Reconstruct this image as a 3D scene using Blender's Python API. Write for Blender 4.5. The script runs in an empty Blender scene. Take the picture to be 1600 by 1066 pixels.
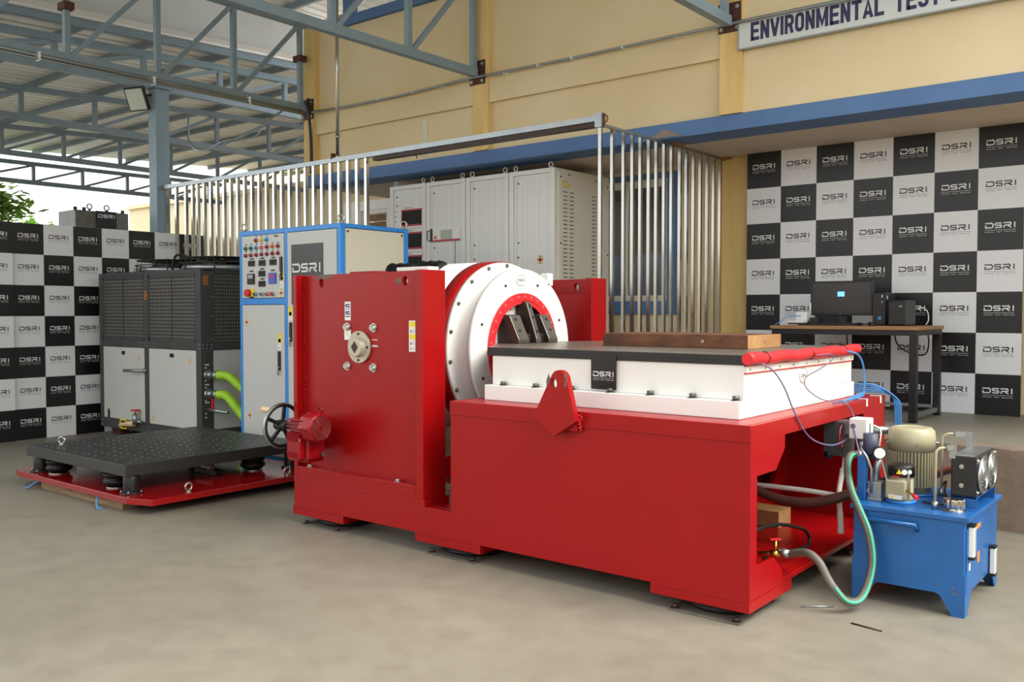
import bpy, bmesh, math, random
from mathutils import Vector, Matrix, geometry

random.seed(7)
S = bpy.context.scene
COL = S.collection
PI = math.pi
R = math.radians

# ------------------------------------------------------------------ camera, sky, exposure
cam = bpy.data.objects.new('camera', bpy.data.cameras.new('camera'))
COL.objects.link(cam)
cam.data.sensor_width = 36.0
cam.data.lens = 36.0 * 1424.74 / 1600.0
cam.data.clip_end = 300
cam.location = (0, 0, 1.4)
cam.rotation_euler = (R(90 - 1.862), 0, R(38.95))
S.camera = cam

world = bpy.data.worlds.new('overcast_sky')
S.world = world
world.use_nodes = True
wn = world.node_tree.nodes
wn['Background'].inputs['Color'].default_value = (0.93, 0.97, 1.0, 1)
wn['Background'].inputs['Strength'].default_value = 1.0

sun = bpy.data.objects.new('sun', bpy.data.lights.new('sun', 'SUN'))
COL.objects.link(sun)
sun.data.energy = 2.3
sun.data.angle = R(42)
sun.data.color = (1.0, 0.95, 0.86)
sun.rotation_euler = Vector((-0.66, -0.12, -0.73)).to_track_quat('-Z', 'Y').to_euler()

S.view_settings.view_transform = 'Standard'
S.view_settings.look = 'None'
S.view_settings.gamma = 1
S.view_settings.use_curve_mapping = False
S.view_settings.exposure = 1.22


# ------------------------------------------------------------------ materials
def lin(c):
    return tuple((v / 255 / 12.92) if v / 255 <= 0.04045 else ((v / 255 + 0.055) / 1.055) ** 2.4 for v in c)


def mat(name, rgb, rough=0.5, metal=0.0, var=0.0, scale=6.0, bump=0.0, bscale=60.0, rgb2=None, spec=0.5,
        coat=0.0, stretch=None, lo=0.35, hi=0.7, rvar=0.0, alpha=1.0, transmission=0.0):
    """Painted or bare surface; rgb in sRGB 0-255. A second colour is blended in by noise."""
    m = bpy.data.materials.new(name)
    m.use_nodes = True
    nt = m.node_tree
    b = nt.nodes['Principled BSDF']
    c = lin(rgb)
    b.inputs['Base Color'].default_value = (*c, 1)
    b.inputs['Roughness'].default_value = rough
    b.inputs['Metallic'].default_value = metal
    b.inputs['Specular IOR Level'].default_value = spec
    b.inputs['Coat Weight'].default_value = coat
    b.inputs['Coat Roughness'].default_value = 0.12
    b.inputs['Alpha'].default_value = alpha
    b.inputs['Transmission Weight'].default_value = transmission
    if var or rgb2 or bump or rvar:
        tc = nt.nodes.new('ShaderNodeTexCoord')
        src = tc.outputs['Object']
        if stretch:
            mp = nt.nodes.new('ShaderNodeMapping')
            mp.inputs['Scale'].default_value = stretch
            nt.links.new(src, mp.inputs['Vector'])
            src = mp.outputs['Vector']
        nz = nt.nodes.new('ShaderNodeTexNoise')
        nz.inputs['Scale'].default_value = scale
        nz.inputs['Detail'].default_value = 6
        nz.inputs['Roughness'].default_value = 0.6
        nt.links.new(src, nz.inputs['Vector'])
        ramp = nt.nodes.new('ShaderNodeValToRGB')
        ramp.color_ramp.elements[0].position = lo
        ramp.color_ramp.elements[1].position = hi
        if rgb2:
            c2 = lin(rgb2)
        else:
            c2 = tuple(v * (1 - var) for v in c)
        ramp.color_ramp.elements[0].color = (*c2, 1)
        ramp.color_ramp.elements[1].color = (*c, 1)
        nt.links.new(nz.outputs['Fac'], ramp.inputs['Fac'])
        if var or rgb2:
            nt.links.new(ramp.outputs['Color'], b.inputs['Base Color'])
        if rvar:
            mr = nt.nodes.new('ShaderNodeMapRange')
            mr.inputs['To Min'].default_value = max(0.02, rough - rvar)
            mr.inputs['To Max'].default_value = min(1, rough + rvar)
            nt.links.new(nz.outputs['Fac'], mr.inputs['Value'])
            nt.links.new(mr.outputs['Result'], b.inputs['Roughness'])
        if bump:
            nb = nt.nodes.new('ShaderNodeTexNoise')
            nb.inputs['Scale'].default_value = bscale
            nb.inputs['Detail'].default_value = 5
            nt.links.new(src, nb.inputs['Vector'])
            bp = nt.nodes.new('ShaderNodeBump')
            bp.inputs['Strength'].default_value = bump
            bp.inputs['Distance'].default_value = 0.01
            nt.links.new(nb.outputs['Fac'], bp.inputs['Height'])
            nt.links.new(bp.outputs['Normal'], b.inputs['Normal'])
    return m


def emit(name, rgb, strength=1.0):
    m = mat(name, rgb, 0.4)
    b = m.node_tree.nodes['Principled BSDF']
    b.inputs['Emission Color'].default_value = (*lin(rgb), 1)
    b.inputs['Emission Strength'].default_value = strength
    return m


M = dict(
    red=mat('red_gloss_paint', (154, 11, 14), 0.30, var=0.08, scale=2.2, bump=0.02, bscale=40, spec=0.30, rvar=0.06),
    red_mirror=mat('red_high_gloss_paint', (150, 10, 14), 0.12, var=0.08, scale=2.2, coat=0.3),
    red_dark=mat('red_cast_paint', (140, 10, 20), 0.28, var=0.15, scale=9, bump=0.08, bscale=60, spec=0.4),
    red_rubber=mat('red_vinyl', (225, 40, 48), 0.45, var=0.12, scale=14, bump=0.15, bscale=24),
    chip=mat('bare_chipped_metal', (128, 116, 100), 0.6, rgb2=(90, 62, 52), scale=40),
    white=mat('white_gloss_paint', (232, 232, 228), 0.36, var=0.03, scale=3, coat=0.1),
    white_pl=mat('white_plastic', (230, 230, 226), 0.4),
    print_white=mat('white_banner_print', (226, 226, 228), 0.32, var=0.02, scale=3),
    print_black=mat('black_banner_print', (17, 17, 19), 0.36, var=0.1, scale=3),
    logo_white=mat('white_ink', (226, 226, 226), 0.4),
    logo_black=mat('black_ink', (30, 30, 32), 0.4),
    alu=mat('aluminium', (180, 182, 184), 0.35, 1.0, var=0.08, scale=12),
    black=mat('black_satin_paint', (24, 24, 26), 0.42, var=0.15, scale=8),
    black_pl=mat('black_plastic', (20, 20, 22), 0.38),
    plate=mat('black_anodised_plate', (44, 44, 44), 0.42, var=0.28, scale=1.6, bump=0.04, bscale=160, rvar=0.12),
    table=mat('dark_ground_magnesium', (120, 114, 106), 0.30, var=0.22, scale=5, metal=0.3, stretch=(0.6, 5, 5), rvar=0.1),
    rubber=mat('black_rubber', (14, 14, 15), 0.5, var=0.2, scale=12, bump=0.03, spec=0.3),
    steel=mat('bright_steel', (190, 188, 182), 0.28, 1.0, var=0.12, scale=20),
    chrome=mat('polished_stainless', (186, 184, 176), 0.22, 1.0, var=0.2, scale=4, stretch=(4, 4, 1.2), bump=0.05, bscale=9, rvar=0.06),
    grey_steel=mat('machined_grey_casting', (112, 110, 104), 0.45, 0.7, var=0.25, scale=9),
    dark_steel=mat('dark_oiled_steel', (62, 54, 50), 0.5, 0.5, rgb2=(70, 48, 40), scale=9),
    dusty=mat('dusty_steel_plate', (104, 98, 88), 0.7, rgb2=(80, 74, 68), scale=8),
    rust=mat('rusty_steel', (118, 74, 44), 0.75, rgb2=(72, 44, 30), scale=7, bump=0.2, bscale=70, stretch=(1, 1, 3)),
    rust_pale_lit=mat('pale_lit_rusty_steel', (176, 140, 92), 0.7, rgb2=(140, 92, 50), scale=6, bump=0.2, bscale=70),
    rust_plate=mat('rusty_red_primer', (96, 48, 38), 0.7, rgb2=(64, 34, 30), scale=30),
    chrome_reflect=mat('stainless_reflection_tint', (226, 224, 212), 0.17, 1.0, var=0.18, scale=4, stretch=(4, 4, 1.2), bump=0.05, bscale=9, rvar=0.06),  # brighter copy of chrome, reflected surroundings put into the colour
    galv=mat('galvanised_steel', (170, 176, 178), 0.38, 0.9, var=0.15, scale=10),
    truss=mat('blue_grey_steel_paint', (132, 152, 163), 0.45, var=0.12, scale=4),
    truss_dark=mat('blue_grey_shed_paint', (122, 137, 146), 0.5, var=0.15, scale=4),
    roof=mat('profiled_roof_sheet', (236, 234, 230), 0.45, 0.1, var=0.08, scale=0.8),
    liner=mat('white_liner_sheet', (206, 208, 204), 0.5, var=0.06, scale=1.2),
    yellow=mat('yellow_wall_paint', (226, 208, 170), 0.75, rgb2=(218, 197, 153), scale=1.1, bump=0.08, bscale=25),
    yellow2=mat('ochre_wall_paint', (226, 198, 136), 0.75, rgb2=(215, 180, 112), scale=2.2, bump=0.06, bscale=25, stretch=(3, 3, 0.5)),
    bluewall=mat('blue_wall_paint', (88, 122, 168), 0.65, rgb2=(80, 112, 158), scale=2.5, bump=0.06, bscale=25),
    soffit=mat('painted_soffit', (214, 198, 182), 0.8, rgb2=(202, 186, 170), scale=1.2),
    plaster=mat('grey_mortar_patch', (150, 136, 120), 0.9, var=0.2, scale=30, bump=0.3),
    navy=mat('navy_letter_paint', (50, 44, 84), 0.5),
    signboard=mat('pale_sign_board', (206, 210, 206), 0.45, var=0.04, scale=5),
    cab_blue=mat('sky_blue_frame_paint', (50, 140, 222), 0.4, coat=0.1),
    cab_grey=mat('light_grey_panel', (198, 200, 196), 0.42, var=0.03, scale=2),
    cab_cream=mat('cream_panel', (214, 210, 190), 0.45, var=0.03, scale=2),
    rack_grey=mat('rack_grey_paint', (236, 236, 232), 0.42, var=0.04, scale=2),
    rack_side=mat('rack_cream_paint', (238, 234, 220), 0.5, var=0.03, scale=2),
    rack_ribbed=mat('rack_ribbed_panel', (236, 236, 232), 0.4, var=0.10, scale=5, stretch=(6, 6, 0.05)),
    chill_dark=mat('graphite_frame_paint', (66, 66, 68), 0.45, var=0.08, scale=6),
    chill_wire=mat('graphite_wire', (92, 90, 86), 0.45),
    coil=mat('coil_fins', (52, 48, 44), 0.6, var=0.3, scale=3, stretch=(20, 20, 0.6)),
    hyd_blue=mat('blue_tank_paint', (24, 98, 168), 0.38, rgb2=(22, 84, 146), scale=3, bump=0.03, coat=0.1, rvar=0.08),
    olive=mat('pale_olive_paint', (168, 162, 132), 0.36, var=0.06, scale=8),
    copper=mat('copper_brown_hose', (150, 84, 62), 0.4, var=0.3, scale=9),
    hose_brown=mat('brown_rubber_hose', (84, 50, 44), 0.5, var=0.25, scale=9),
    hose_grey=mat('grey_rubber_hose', (104, 100, 92), 0.5, var=0.15, scale=12),
    stripe=mat('green_hose_stripe', (70, 172, 140), 0.5),
    lime=mat('lime_green_hose', (164, 214, 44), 0.42, var=0.12, scale=14),
    air=mat('blue_air_tube', (64, 138, 206), 0.35),
    purple=mat('grey_violet_cable', (112, 104, 140), 0.4),
    brass=mat('brass', (190, 150, 70), 0.3, 1.0),
    wood=mat('worn_timber', (150, 122, 86), 0.7, rgb2=(110, 84, 56), scale=5, stretch=(1, 12, 12)),
    ply=mat('brown_desk_edge', (170, 130, 84), 0.5, rgb2=(140, 100, 60), scale=5, stretch=(1, 9, 9)),
    handle_wood=mat('pale_turned_wood', (214, 190, 148), 0.5),
    y_sticker=mat('yellow_label', (236, 214, 40), 0.5),
    hub_steel=mat('pale_machined_steel', (190, 180, 160), 0.4, 0.4, var=0.12, scale=9),
    o_dark=mat('dull_orange_mark', (150, 92, 44), 0.6),
    faint=mat('faded_orange_mark', (206, 176, 138), 0.6),
    slate=mat('slate_blue_casting', (66, 72, 92), 0.5),
    o_sticker=mat('orange_label', (226, 150, 70), 0.6, rgb2=(214, 110, 50), scale=60),
    w_sticker=mat('white_label', (228, 228, 224), 0.5),
    b_sticker=mat('blue_label', (40, 60, 120), 0.5),
    lamp_red=mat('red_lamp_lens', (140, 24, 44), 0.2, coat=0.5),
    lamp_green=mat('green_lamp_lens', (24, 98, 66), 0.2, coat=0.5),
    lamp_orange=mat('orange_lamp_lens', (232, 90, 44), 0.2, coat=0.5),
    lamp_yellow=mat('yellow_lamp_lens', (232, 190, 40), 0.2, coat=0.5),
    lamp_blue=mat('blue_lamp_lens', (40, 140, 206), 0.2, coat=0.5),
    knob_red=mat('red_knob', (206, 30, 44), 0.35),
    screen=mat('dark_display', (34, 31, 29), 0.5, spec=0.2),
    smoke=mat('smoked_window', (50, 48, 46), 0.3, var=0.15, scale=3),
    blue_dev=mat('blue_instrument_face', (74, 92, 190), 0.4),
    red_trim=mat('red_rack_trim', (176, 42, 52), 0.4),
    lcd=mat('grey_green_display', (176, 178, 160), 0.3),
    mortar=mat('rough_platform_face', (150, 132, 116), 0.95, rgb2=(122, 106, 92), scale=3, bump=0.5, bscale=18),
    glass=mat('window_glass', (230, 236, 238), 0.03, transmission=1.0),
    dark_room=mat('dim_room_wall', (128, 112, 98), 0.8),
    far_wall=mat('far_cream_render', (232, 214, 176), 0.9, var=0.04, scale=1),
    bark=mat('bark', (150, 122, 96), 0.9, var=0.3, scale=8),
    leaf=mat('leaf', (176, 206, 96), 0.6, rgb2=(120, 164, 76), scale=3),
    pale_pipe=mat('white_plastic_pipe', (226, 222, 214), 0.4),
    win_logo=emit('screen_logo_blue', (90, 160, 240), 1.0),
    lamp_glass=mat('floodlight_glass', (206, 212, 200), 0.15, coat=0.4),
)


def floor_mat():
    m = bpy.data.materials.new('power_trowelled_concrete')
    m.use_nodes = True
    nt = m.node_tree
    b = nt.nodes['Principled BSDF']
    tc = nt.nodes.new('ShaderNodeTexCoord')

    def noise(sc, det, lo, hi, c0, c1):
        n = nt.nodes.new('ShaderNodeTexNoise')
        n.inputs['Scale'].default_value = sc
        n.inputs['Detail'].default_value = det
        n.inputs['Roughness'].default_value = 0.65
        nt.links.new(tc.outputs['Object'], n.inputs['Vector'])
        r = nt.nodes.new('ShaderNodeValToRGB')
        r.color_ramp.elements[0].position = lo
        r.color_ramp.elements[1].position = hi
        r.color_ramp.elements[0].color = (*c0, 1)
        r.color_ramp.elements[1].color = (*c1, 1)
        nt.links.new(n.outputs['Fac'], r.inputs['Fac'])
        return n, r

    n1, r1 = noise(0.55, 8, 0.3, 0.72, lin((124, 119, 106)), lin((137, 132, 118)))
    n2, r2 = noise(5.5, 8, 0.25, 0.6, (0.80, 0.79, 0.78), (1, 1, 1))
    n3, r3 = noise(46, 3, 0.68, 0.74, (1, 1, 1), (0.62, 0.60, 0.58))
    mx = nt.nodes.new('ShaderNodeMixRGB')
    mx.blend_type = 'MULTIPLY'
    mx.inputs[0].default_value = 0.8
    nt.links.new(r1.outputs[0], mx.inputs[1])
    nt.links.new(r2.outputs[0], mx.inputs[2])
    mx2 = nt.nodes.new('ShaderNodeMixRGB')
    mx2.blend_type = 'MULTIPLY'
    mx2.inputs[0].default_value = 0.5
    nt.links.new(mx.outputs[0], mx2.inputs[1])
    nt.links.new(r3.outputs[0], mx2.inputs[2])
    # fine pale scratches
    wv = nt.nodes.new('ShaderNodeTexVoronoi')
    wv.feature = 'DISTANCE_TO_EDGE'
    wv.inputs['Scale'].default_value = 0.8
    mp = nt.nodes.new('ShaderNodeMapping')
    mp.inputs['Rotation'].default_value = (0, 0, 0.7)
    mp.inputs['Scale'].default_value = (1.0, 0.35, 1)
    nt.links.new(tc.outputs['Object'], mp.inputs['Vector'])
    nt.links.new(mp.outputs[0], wv.inputs['Vector'])
    rs = nt.nodes.new('ShaderNodeValToRGB')
    rs.color_ramp.elements[0].position = 0.0
    rs.color_ramp.elements[1].position = 0.004
    rs.color_ramp.elements[0].color = (1.09, 1.09, 1.08, 1)
    rs.color_ramp.elements[1].color = (1, 1, 1, 1)
    nt.links.new(wv.outputs['Distance'], rs.inputs['Fac'])
    mx3 = nt.nodes.new('ShaderNodeMixRGB')
    mx3.blend_type = 'MULTIPLY'
    nt.links.new(n1.outputs['Fac'], mx3.inputs[0])
    nt.links.new(mx2.outputs[0], mx3.inputs[1])
    nt.links.new(rs.outputs[0], mx3.inputs[2])
    nt.links.new(mx3.outputs[0], b.inputs['Base Color'])
    mr = nt.nodes.new('ShaderNodeMapRange')
    mr.inputs['To Min'].default_value = 0.38
    mr.inputs['To Max'].default_value = 0.62
    nt.links.new(n2.outputs['Fac'], mr.inputs['Value'])
    nt.links.new(mr.outputs['Result'], b.inputs['Roughness'])
    b.inputs['Specular IOR Level'].default_value = 0.4
    bp = nt.nodes.new('ShaderNodeBump')
    bp.inputs['Strength'].default_value = 0.08
    bp.inputs['Distance'].default_value = 0.01
    nt.links.new(n2.outputs['Fac'], bp.inputs['Height'])
    nt.links.new(bp.outputs[0], b.inputs['Normal'])
    return m


M['floor'] = floor_mat()


# ------------------------------------------------------------------ mesh helpers
def frame(d):
    d = Vector(d).normalized()
    up = Vector((0, 0, 1)) if abs(d.z) < 0.95 else Vector((1, 0, 0))
    a = d.cross(up).normalized()
    return a, d.cross(a).normalized()


class MB:
    """Collects shapes in world coordinates for ONE mesh object."""

    def __init__(self):
        self.v, self.f, self.s, self.m = [], [], [], []
        self.mi = 0

    def face(self, idx, smooth=False):
        self.f.append(tuple(idx))
        self.s.append(smooth)
        self.m.append(self.mi)

    def box(self, x0, x1, y0, y1, z0, z1):
        n = len(self.v)
        self.v += [(x, y, z) for z in (z0, z1) for y in (y0, y1) for x in (x0, x1)]
        for q in ((0, 2, 3, 1), (4, 5, 7, 6), (0, 1, 5, 4), (2, 6, 7, 3), (0, 4, 6, 2), (1, 3, 7, 5)):
            self.face([n + i for i in q])
        return self

    def cbox(self, c, s):
        return self.box(c[0] - s[0] / 2, c[0] + s[0] / 2, c[1] - s[1] / 2, c[1] + s[1] / 2, c[2] - s[2] / 2, c[2] + s[2] / 2)

    def bar(self, p0, p1, w, h=None, up=(0, 0, 1)):
        """Rectangular bar from p0 to p1, w across, h along up."""
        h = h or w
        p0, p1 = Vector(p0), Vector(p1)
        d = (p1 - p0).normalized()
        up = Vector(up)
        if abs(d.dot(up)) > 0.99:
            up = Vector((0, 1, 0))
        a = d.cross(up).normalized()
        b = a.cross(d).normalized()
        n = len(self.v)
        for p in (p0, p1):
            for i, j in ((-1, -1), (1, -1), (1, 1), (-1, 1)):
                self.v.append(tuple(p + a * i * w / 2 + b * j * h / 2))
        for q in ((0, 3, 2, 1), (4, 5, 6, 7), (0, 1, 5, 4), (1, 2, 6, 5), (2, 3, 7, 6), (3, 0, 4, 7)):
            self.face([n + i for i in q])
        return self

    def lathe(self, prof, p0, axis, seg=24, closed=False):
        """prof: list of (along, radius) measured from p0 along axis. Closed profiles make rings."""
        p0, ax = Vector(p0), Vector(axis).normalized()
        a, b = frame(ax)
        n = len(self.v)
        for (t, r) in prof:
            for k in range(seg):
                w = 2 * PI * k / seg
                self.v.append(tuple(p0 + ax * t + (a * math.cos(w) + b * math.sin(w)) * max(r, 1e-5)))
        np_ = len(prof)
        for i in range(np_ if closed else np_ - 1):
            i2 = (i + 1) % np_
            flat = abs(prof[i][0] - prof[i2][0]) < 1e-6
            for k in range(seg):
                k2 = (k + 1) % seg
                self.face((n + i * seg + k, n + i * seg + k2, n + i2 * seg + k2, n + i2 * seg + k), not flat)
        if not closed:
            if prof[0][1] > 1e-4:
                self.face([n + k for k in range(seg)][::-1])
            if prof[-1][1] > 1e-4:
                self.face([n + (np_ - 1) * seg + k for k in range(seg)])
        return self

    def cyl(self, p0, p1, r, seg=16, r2=None):
        d = Vector(p1) - Vector(p0)
        return self.lathe([(0, r), (d.length, r if r2 is None else r2)], p0, d, seg)

    def tube(self, pts, r, seg=8, closed=False, smooth=True, cap=True):
        pts = [Vector(p) for p in pts]
        n0 = len(self.v)
        np_ = len(pts)
        prev = None
        for i, p in enumerate(pts):
            q0 = pts[(i - 1) % np_] if (closed or i > 0) else p
            q1 = pts[(i + 1) % np_] if (closed or i < np_ - 1) else p
            d = (q1 - q0).normalized()
            if prev is None:
                a, b = frame(d)
            else:
                a = (prev - d * prev.dot(d)).normalized()
                b = d.cross(a).normalized()
            prev = a
            for k in range(seg):
                w = 2 * PI * k / seg
                rr = r[i] if isinstance(r, (list, tuple)) else r
                self.v.append(tuple(p + (a * math.cos(w) + b * math.sin(w)) * rr))
        for i in range(np_ if closed else np_ - 1):
            i2 = (i + 1) % np_
            for k in range(seg):
                k2 = (k + 1) % seg
                self.face((n0 + i * seg + k, n0 + i2 * seg + k, n0 + i2 * seg + k2, n0 + i * seg + k2), smooth)
        if cap and not closed:
            self.face([n0 + k for k in range(seg)])
            self.face([n0 + (np_ - 1) * seg + k for k in range(seg)][::-1])
        return self

    def torus(self, c, axis, Rr, r, seg=24, tseg=8):
        a, b = frame(axis)
        c = Vector(c)
        pts = [c + (a * math.cos(2 * PI * k / seg) + b * math.sin(2 * PI * k / seg)) * Rr for k in range(seg)]
        return self.tube(pts, r, tseg, closed=True)

    def prism(self, poly, axis, a0, a1, holes=()):
        """poly in the two other axes (order x,y,z minus axis), extruded along axis from a0 to a1."""
        ai = 'xyz'.index(axis)

        def mk(p, t):
            q = list(p)
            q.insert(ai, t)
            return tuple(q)
        loops = [list(poly)] + [list(h) for h in holes]
        flat = [p for l in loops for p in l]
        tris = geometry.tessellate_polygon([[Vector((p[0], p[1], 0)) for p in l] for l in loops])
        n = len(self.v)
        k = len(flat)
        self.v += [mk(p, a0) for p in flat] + [mk(p, a1) for p in flat]
        if not holes:
            self.face([n + i for i in range(k)])
            self.face([n + k + i for i in range(k)][::-1])
        else:
            for t in tris:
                self.face([n + i for i in t])
                self.face([n + k + i for i in t][::-1])
        o = n
        for l in loops:
            L = len(l)
            for i in range(L):
                j = (i + 1) % L
                self.face((o + i, o + j, o + k + j, o + k + i), L > 14)
            o += L
        return self

    def ribbon(self, pts, w, z=0.0, closed=False):
        """Flat stroke in the XZ plane at y = z with mitred joints, width w."""
        pts = [Vector((p[0], p[1])) for p in pts]
        L, Rr = [], []
        k = len(pts)
        for i, p in enumerate(pts):
            d0 = (p - pts[i - 1]).normalized() if i > 0 else None
            d1 = (pts[i + 1] - p).normalized() if i < k - 1 else None
            d0 = d0 or d1
            d1 = d1 or d0
            t = (d0 + d1).normalized()
            nrm = Vector((-t.y, t.x))
            c = max(0.4, nrm.dot(Vector((-d0.y, d0.x))))
            L.append(p + nrm * w / 2 / c)
            Rr.append(p - nrm * w / 2 / c)
        n = len(self.v)
        for a, b in zip(L, Rr):
            self.v += [(a.x, z, a.y), (b.x, z, b.y)]
        for i in range(k - 1):
            self.face((n + 2 * i, n + 2 * i + 1, n + 2 * i + 3, n + 2 * i + 2))
        return self

    def mesh(self, name, mats, origin=(0, 0, 0)):
        me = bpy.data.meshes.new(name)
        o = Vector(origin)
        me.from_pydata([tuple(Vector(v) - o) for v in self.v], [], self.f)
        me.polygons.foreach_set('use_smooth', self.s)
        me.polygons.foreach_set('material_index', self.m)
        for m in (mats if isinstance(mats, (list, tuple)) else [mats]):
            me.materials.append(m)
        bm = bmesh.new()
        bm.from_mesh(me)
        bmesh.ops.recalc_face_normals(bm, faces=bm.faces)
        bm.to_mesh(me)
        bm.free()
        me.update()
        return me


ORI = {}


def link(o, parent=None):
    COL.objects.link(o)
    if parent is not None:
        o.parent = parent
    return o


def obj(name, mb, m, parent=None, bevel=0.0, kind=None, label=None, local=False):
    """ONE mesh object; with a parent its vertices are made relative to the parent's origin."""
    if isinstance(m, str):
        m = M[m]
    elif isinstance(m, (list, tuple)):
        m = [M[k] if isinstance(k, str) else k for k in m]
    if parent is not None:
        org = Vector((0, 0, 0)) if local else ORI[parent.name]
    else:
        xs, ys, zs = zip(*mb.v)
        org = Vector(((min(xs) + max(xs)) / 2, (min(ys) + max(ys)) / 2, min(zs)))
    o = bpy.data.objects.new(name, mb.mesh(name, m, org))
    link(o, parent)
    if parent is None:
        o.location = org
    ORI[o.name] = Vector(org)
    if bevel:
        md = o.modifiers.new('bevel', 'BEVEL')
        md.width = bevel
        md.segments = 2
        md.limit_method = 'ANGLE'
        md.angle_limit = R(40)
    if kind:
        o['kind'] = kind
    if label:
        o['label'] = label
    return o


def thing(name, label, cat, loc, group=None, rotz=0.0):
    o = bpy.data.objects.new(name, None)
    link(o)
    o.location = loc
    o.rotation_euler = (0, 0, rotz)
    o.empty_display_size = 0.1
    ORI[o.name] = Vector(loc)
    tag(o, label, cat, group)
    return o


def tag(o, label, cat, group=None):
    o['label'] = label
    o['category'] = cat
    if group:
        o['group'] = group
    return o


def struct(name, mb, m, parent=None, bevel=0.0):
    return obj(name, mb, m, parent, bevel, kind='structure' if parent is None else None)


def inst(name, me, parent, loc, rot=(0, 0, 0), label=None, scale=None):
    """A copy that shares mesh data, placed in world coordinates under a parent."""
    o = bpy.data.objects.new(name, me)
    link(o, parent)
    base = ORI[parent.name] if parent is not None else Vector((0, 0, 0))
    o.location = Vector(loc) - base
    o.rotation_euler = rot
    if scale:
        o.scale = scale
    ORI[o.name] = Vector(loc)
    if label:
        o['label'] = label
    return o


def curve_pts(ctrl, n=10):
    """Catmull-Rom through the control points."""
    P = [Vector(c) for c in ctrl]
    P = [P[0] * 2 - P[1]] + P + [P[-1] * 2 - P[-2]]
    out = []
    for i in range(1, len(P) - 2):
        for k in range(n):
            t = k / n
            a, b, c, d = P[i - 1], P[i], P[i + 1], P[i + 2]
            out.append(0.5 * ((2 * b) + (c - a) * t + (2 * a - 5 * b + 4 * c - d) * t * t + (3 * b - a - 3 * c + d) * t ** 3))
    out.append(P[-2])
    return out


def text_mesh(s, size, m, bold=0.0, sx=1.0, align='CENTER', res=2, space=1.0):
    """Flat lettering facing -Y, baseline on z = 0."""
    cu = bpy.data.curves.new('lettering', 'FONT')
    cu.body = s
    cu.size = size
    cu.align_x = align
    cu.offset = bold
    cu.space_character = space
    cu.resolution_u = res
    o = bpy.data.objects.new('lettering', cu)
    COL.objects.link(o)
    dg = bpy.context.evaluated_depsgraph_get()
    me = bpy.data.meshes.new_from_object(o.evaluated_get(dg))
    me.transform(Matrix.Rotation(PI / 2, 4, 'X') @ Matrix.Diagonal((sx, 1, 1, 1)))
    me.materials.clear()
    me.materials.append(m)
    bpy.data.objects.remove(o)
    bpy.data.curves.remove(cu)
    return me


def join_meshes(name, meshes, m):
    bm = bmesh.new()
    for me in meshes:
        bm.from_mesh(me)
    out = bpy.data.meshes.new(name)
    bm.to_mesh(out)
    bm.free()
    out.materials.append(m)
    return out


def arc(cx, cz, r, a0, a1, n=5):
    return [(cx + r * math.cos(R(a0 + (a1 - a0) * i / n)), cz + r * math.sin(R(a0 + (a1 - a0) * i / n))) for i in range(n + 1)]


def logo_strokes(w, detail=True):
    """The four wide letters, total width w, centred on x = 0, baseline z = 0, facing -Y."""
    mb = MB()
    u = w / 5.0
    t = 0.2

    def st(pts):
        mb.ribbon([((p[0] - 2.5) * u, p[1] * u) for p in pts], t * u)
    h = 1.0 - t
    b = t / 2
    st([(-0.0, b + h), (1.0, b + h)] + arc(1.0, b + h - .32, .32, 90, 0) + arc(1.0, b + .32, .32, 0, -90) + [(0.1, b), (0.1, 0.56)])
    st([(2.75, b + h), (1.95, b + h)] + arc(1.86, b + h - .2, .2, 90, 270, 6) + [(2.5, b + h - .4)] + arc(2.5, b + .2, .2, 90, -90, 6) + [(1.62, b)])
    st([(3.0, b + h), (4.0, b + h)] + arc(4.0, b + h - .22, .22, 90, -90, 6) + [(3.35, b + h - .44)] + arc(3.3, b + h - .62, .18, 90, 180, 4) + [(3.12, 0.0)])
    st([(3.62, b + h - .44), (4.28, 0.02)])
    st([(4.82, 0.0), (4.82, 1.0)])
    if detail:
        mb.ribbon([(-2.5 * u, -.34 * u), (2.5 * u, -.34 * u)], .05 * u)
    return mb


def logo_mesh(name, w, m, detail=True):
    a = logo_strokes(w, detail).mesh(name, m)
    if not detail:
        return a
    u = w / 5.0
    tx = text_mesh('DESIGN   TEST   MEASURE', .30 * u, m, 0.0, 1.0, res=1)
    xs = [v.co.x for v in tx.vertices]
    k = w / (max(xs) - min(xs))
    c = (max(xs) + min(xs)) / 2
    tx.transform(Matrix.Translation((-c * k, 0, -.78 * u)) @ Matrix.Diagonal((k, 1, .8, 1)))
    return join_meshes(name, [a, tx], m)


def eyebolt_mesh(name, r=0.022, t=0.006, m='steel'):
    mb = MB()
    mb.cyl((0, 0, -0.02), (0, 0, 0.012), t * 1.3, 8)
    mb.lathe([(0, t * 2.6), (0.006, t * 2.6)], (0, 0, 0), (0, 0, 1), 10)
    mb.torus((0, 0, 0.012 + r), (0, 1, 0), r, t, 16, 6)
    return mb.mesh(name, M[m])


def hexbolt_mesh(name, r=0.012, h=0.012, m='steel', washer=True):
    """Hexagon head along +Z, standing on z = 0."""
    mb = MB()
    if washer:
        mb.cyl((0, 0, 0), (0, 0, 0.003), r * 1.5, 12)
    mb.cyl((0, 0, 0.003), (0, 0, h), r, 6)
    return mb.mesh(name, M[m])


def socketbolt_mesh(name, r=0.012, h=0.010, m='steel'):
    mb = MB()
    mb.lathe([(0, r), (h, r), (h, r * .5), (h * .4, r * .5)], (0, 0, 0), (0, 0, 1), 12)
    o = mb
    return o.mesh(name, M[m])


FRONT = (PI / 2, 0, 0)      # +Z turned to -Y
RIGHT = (0, PI / 2, 0)      # +Z turned to +X

# ------------------------------------------------------------------ the setting
ZP = 0.545      # top of the raised platform
ZS = 2.914      # soffit
YP = 6.456      # platform face
YU = 7.132      # upper wall

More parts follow.
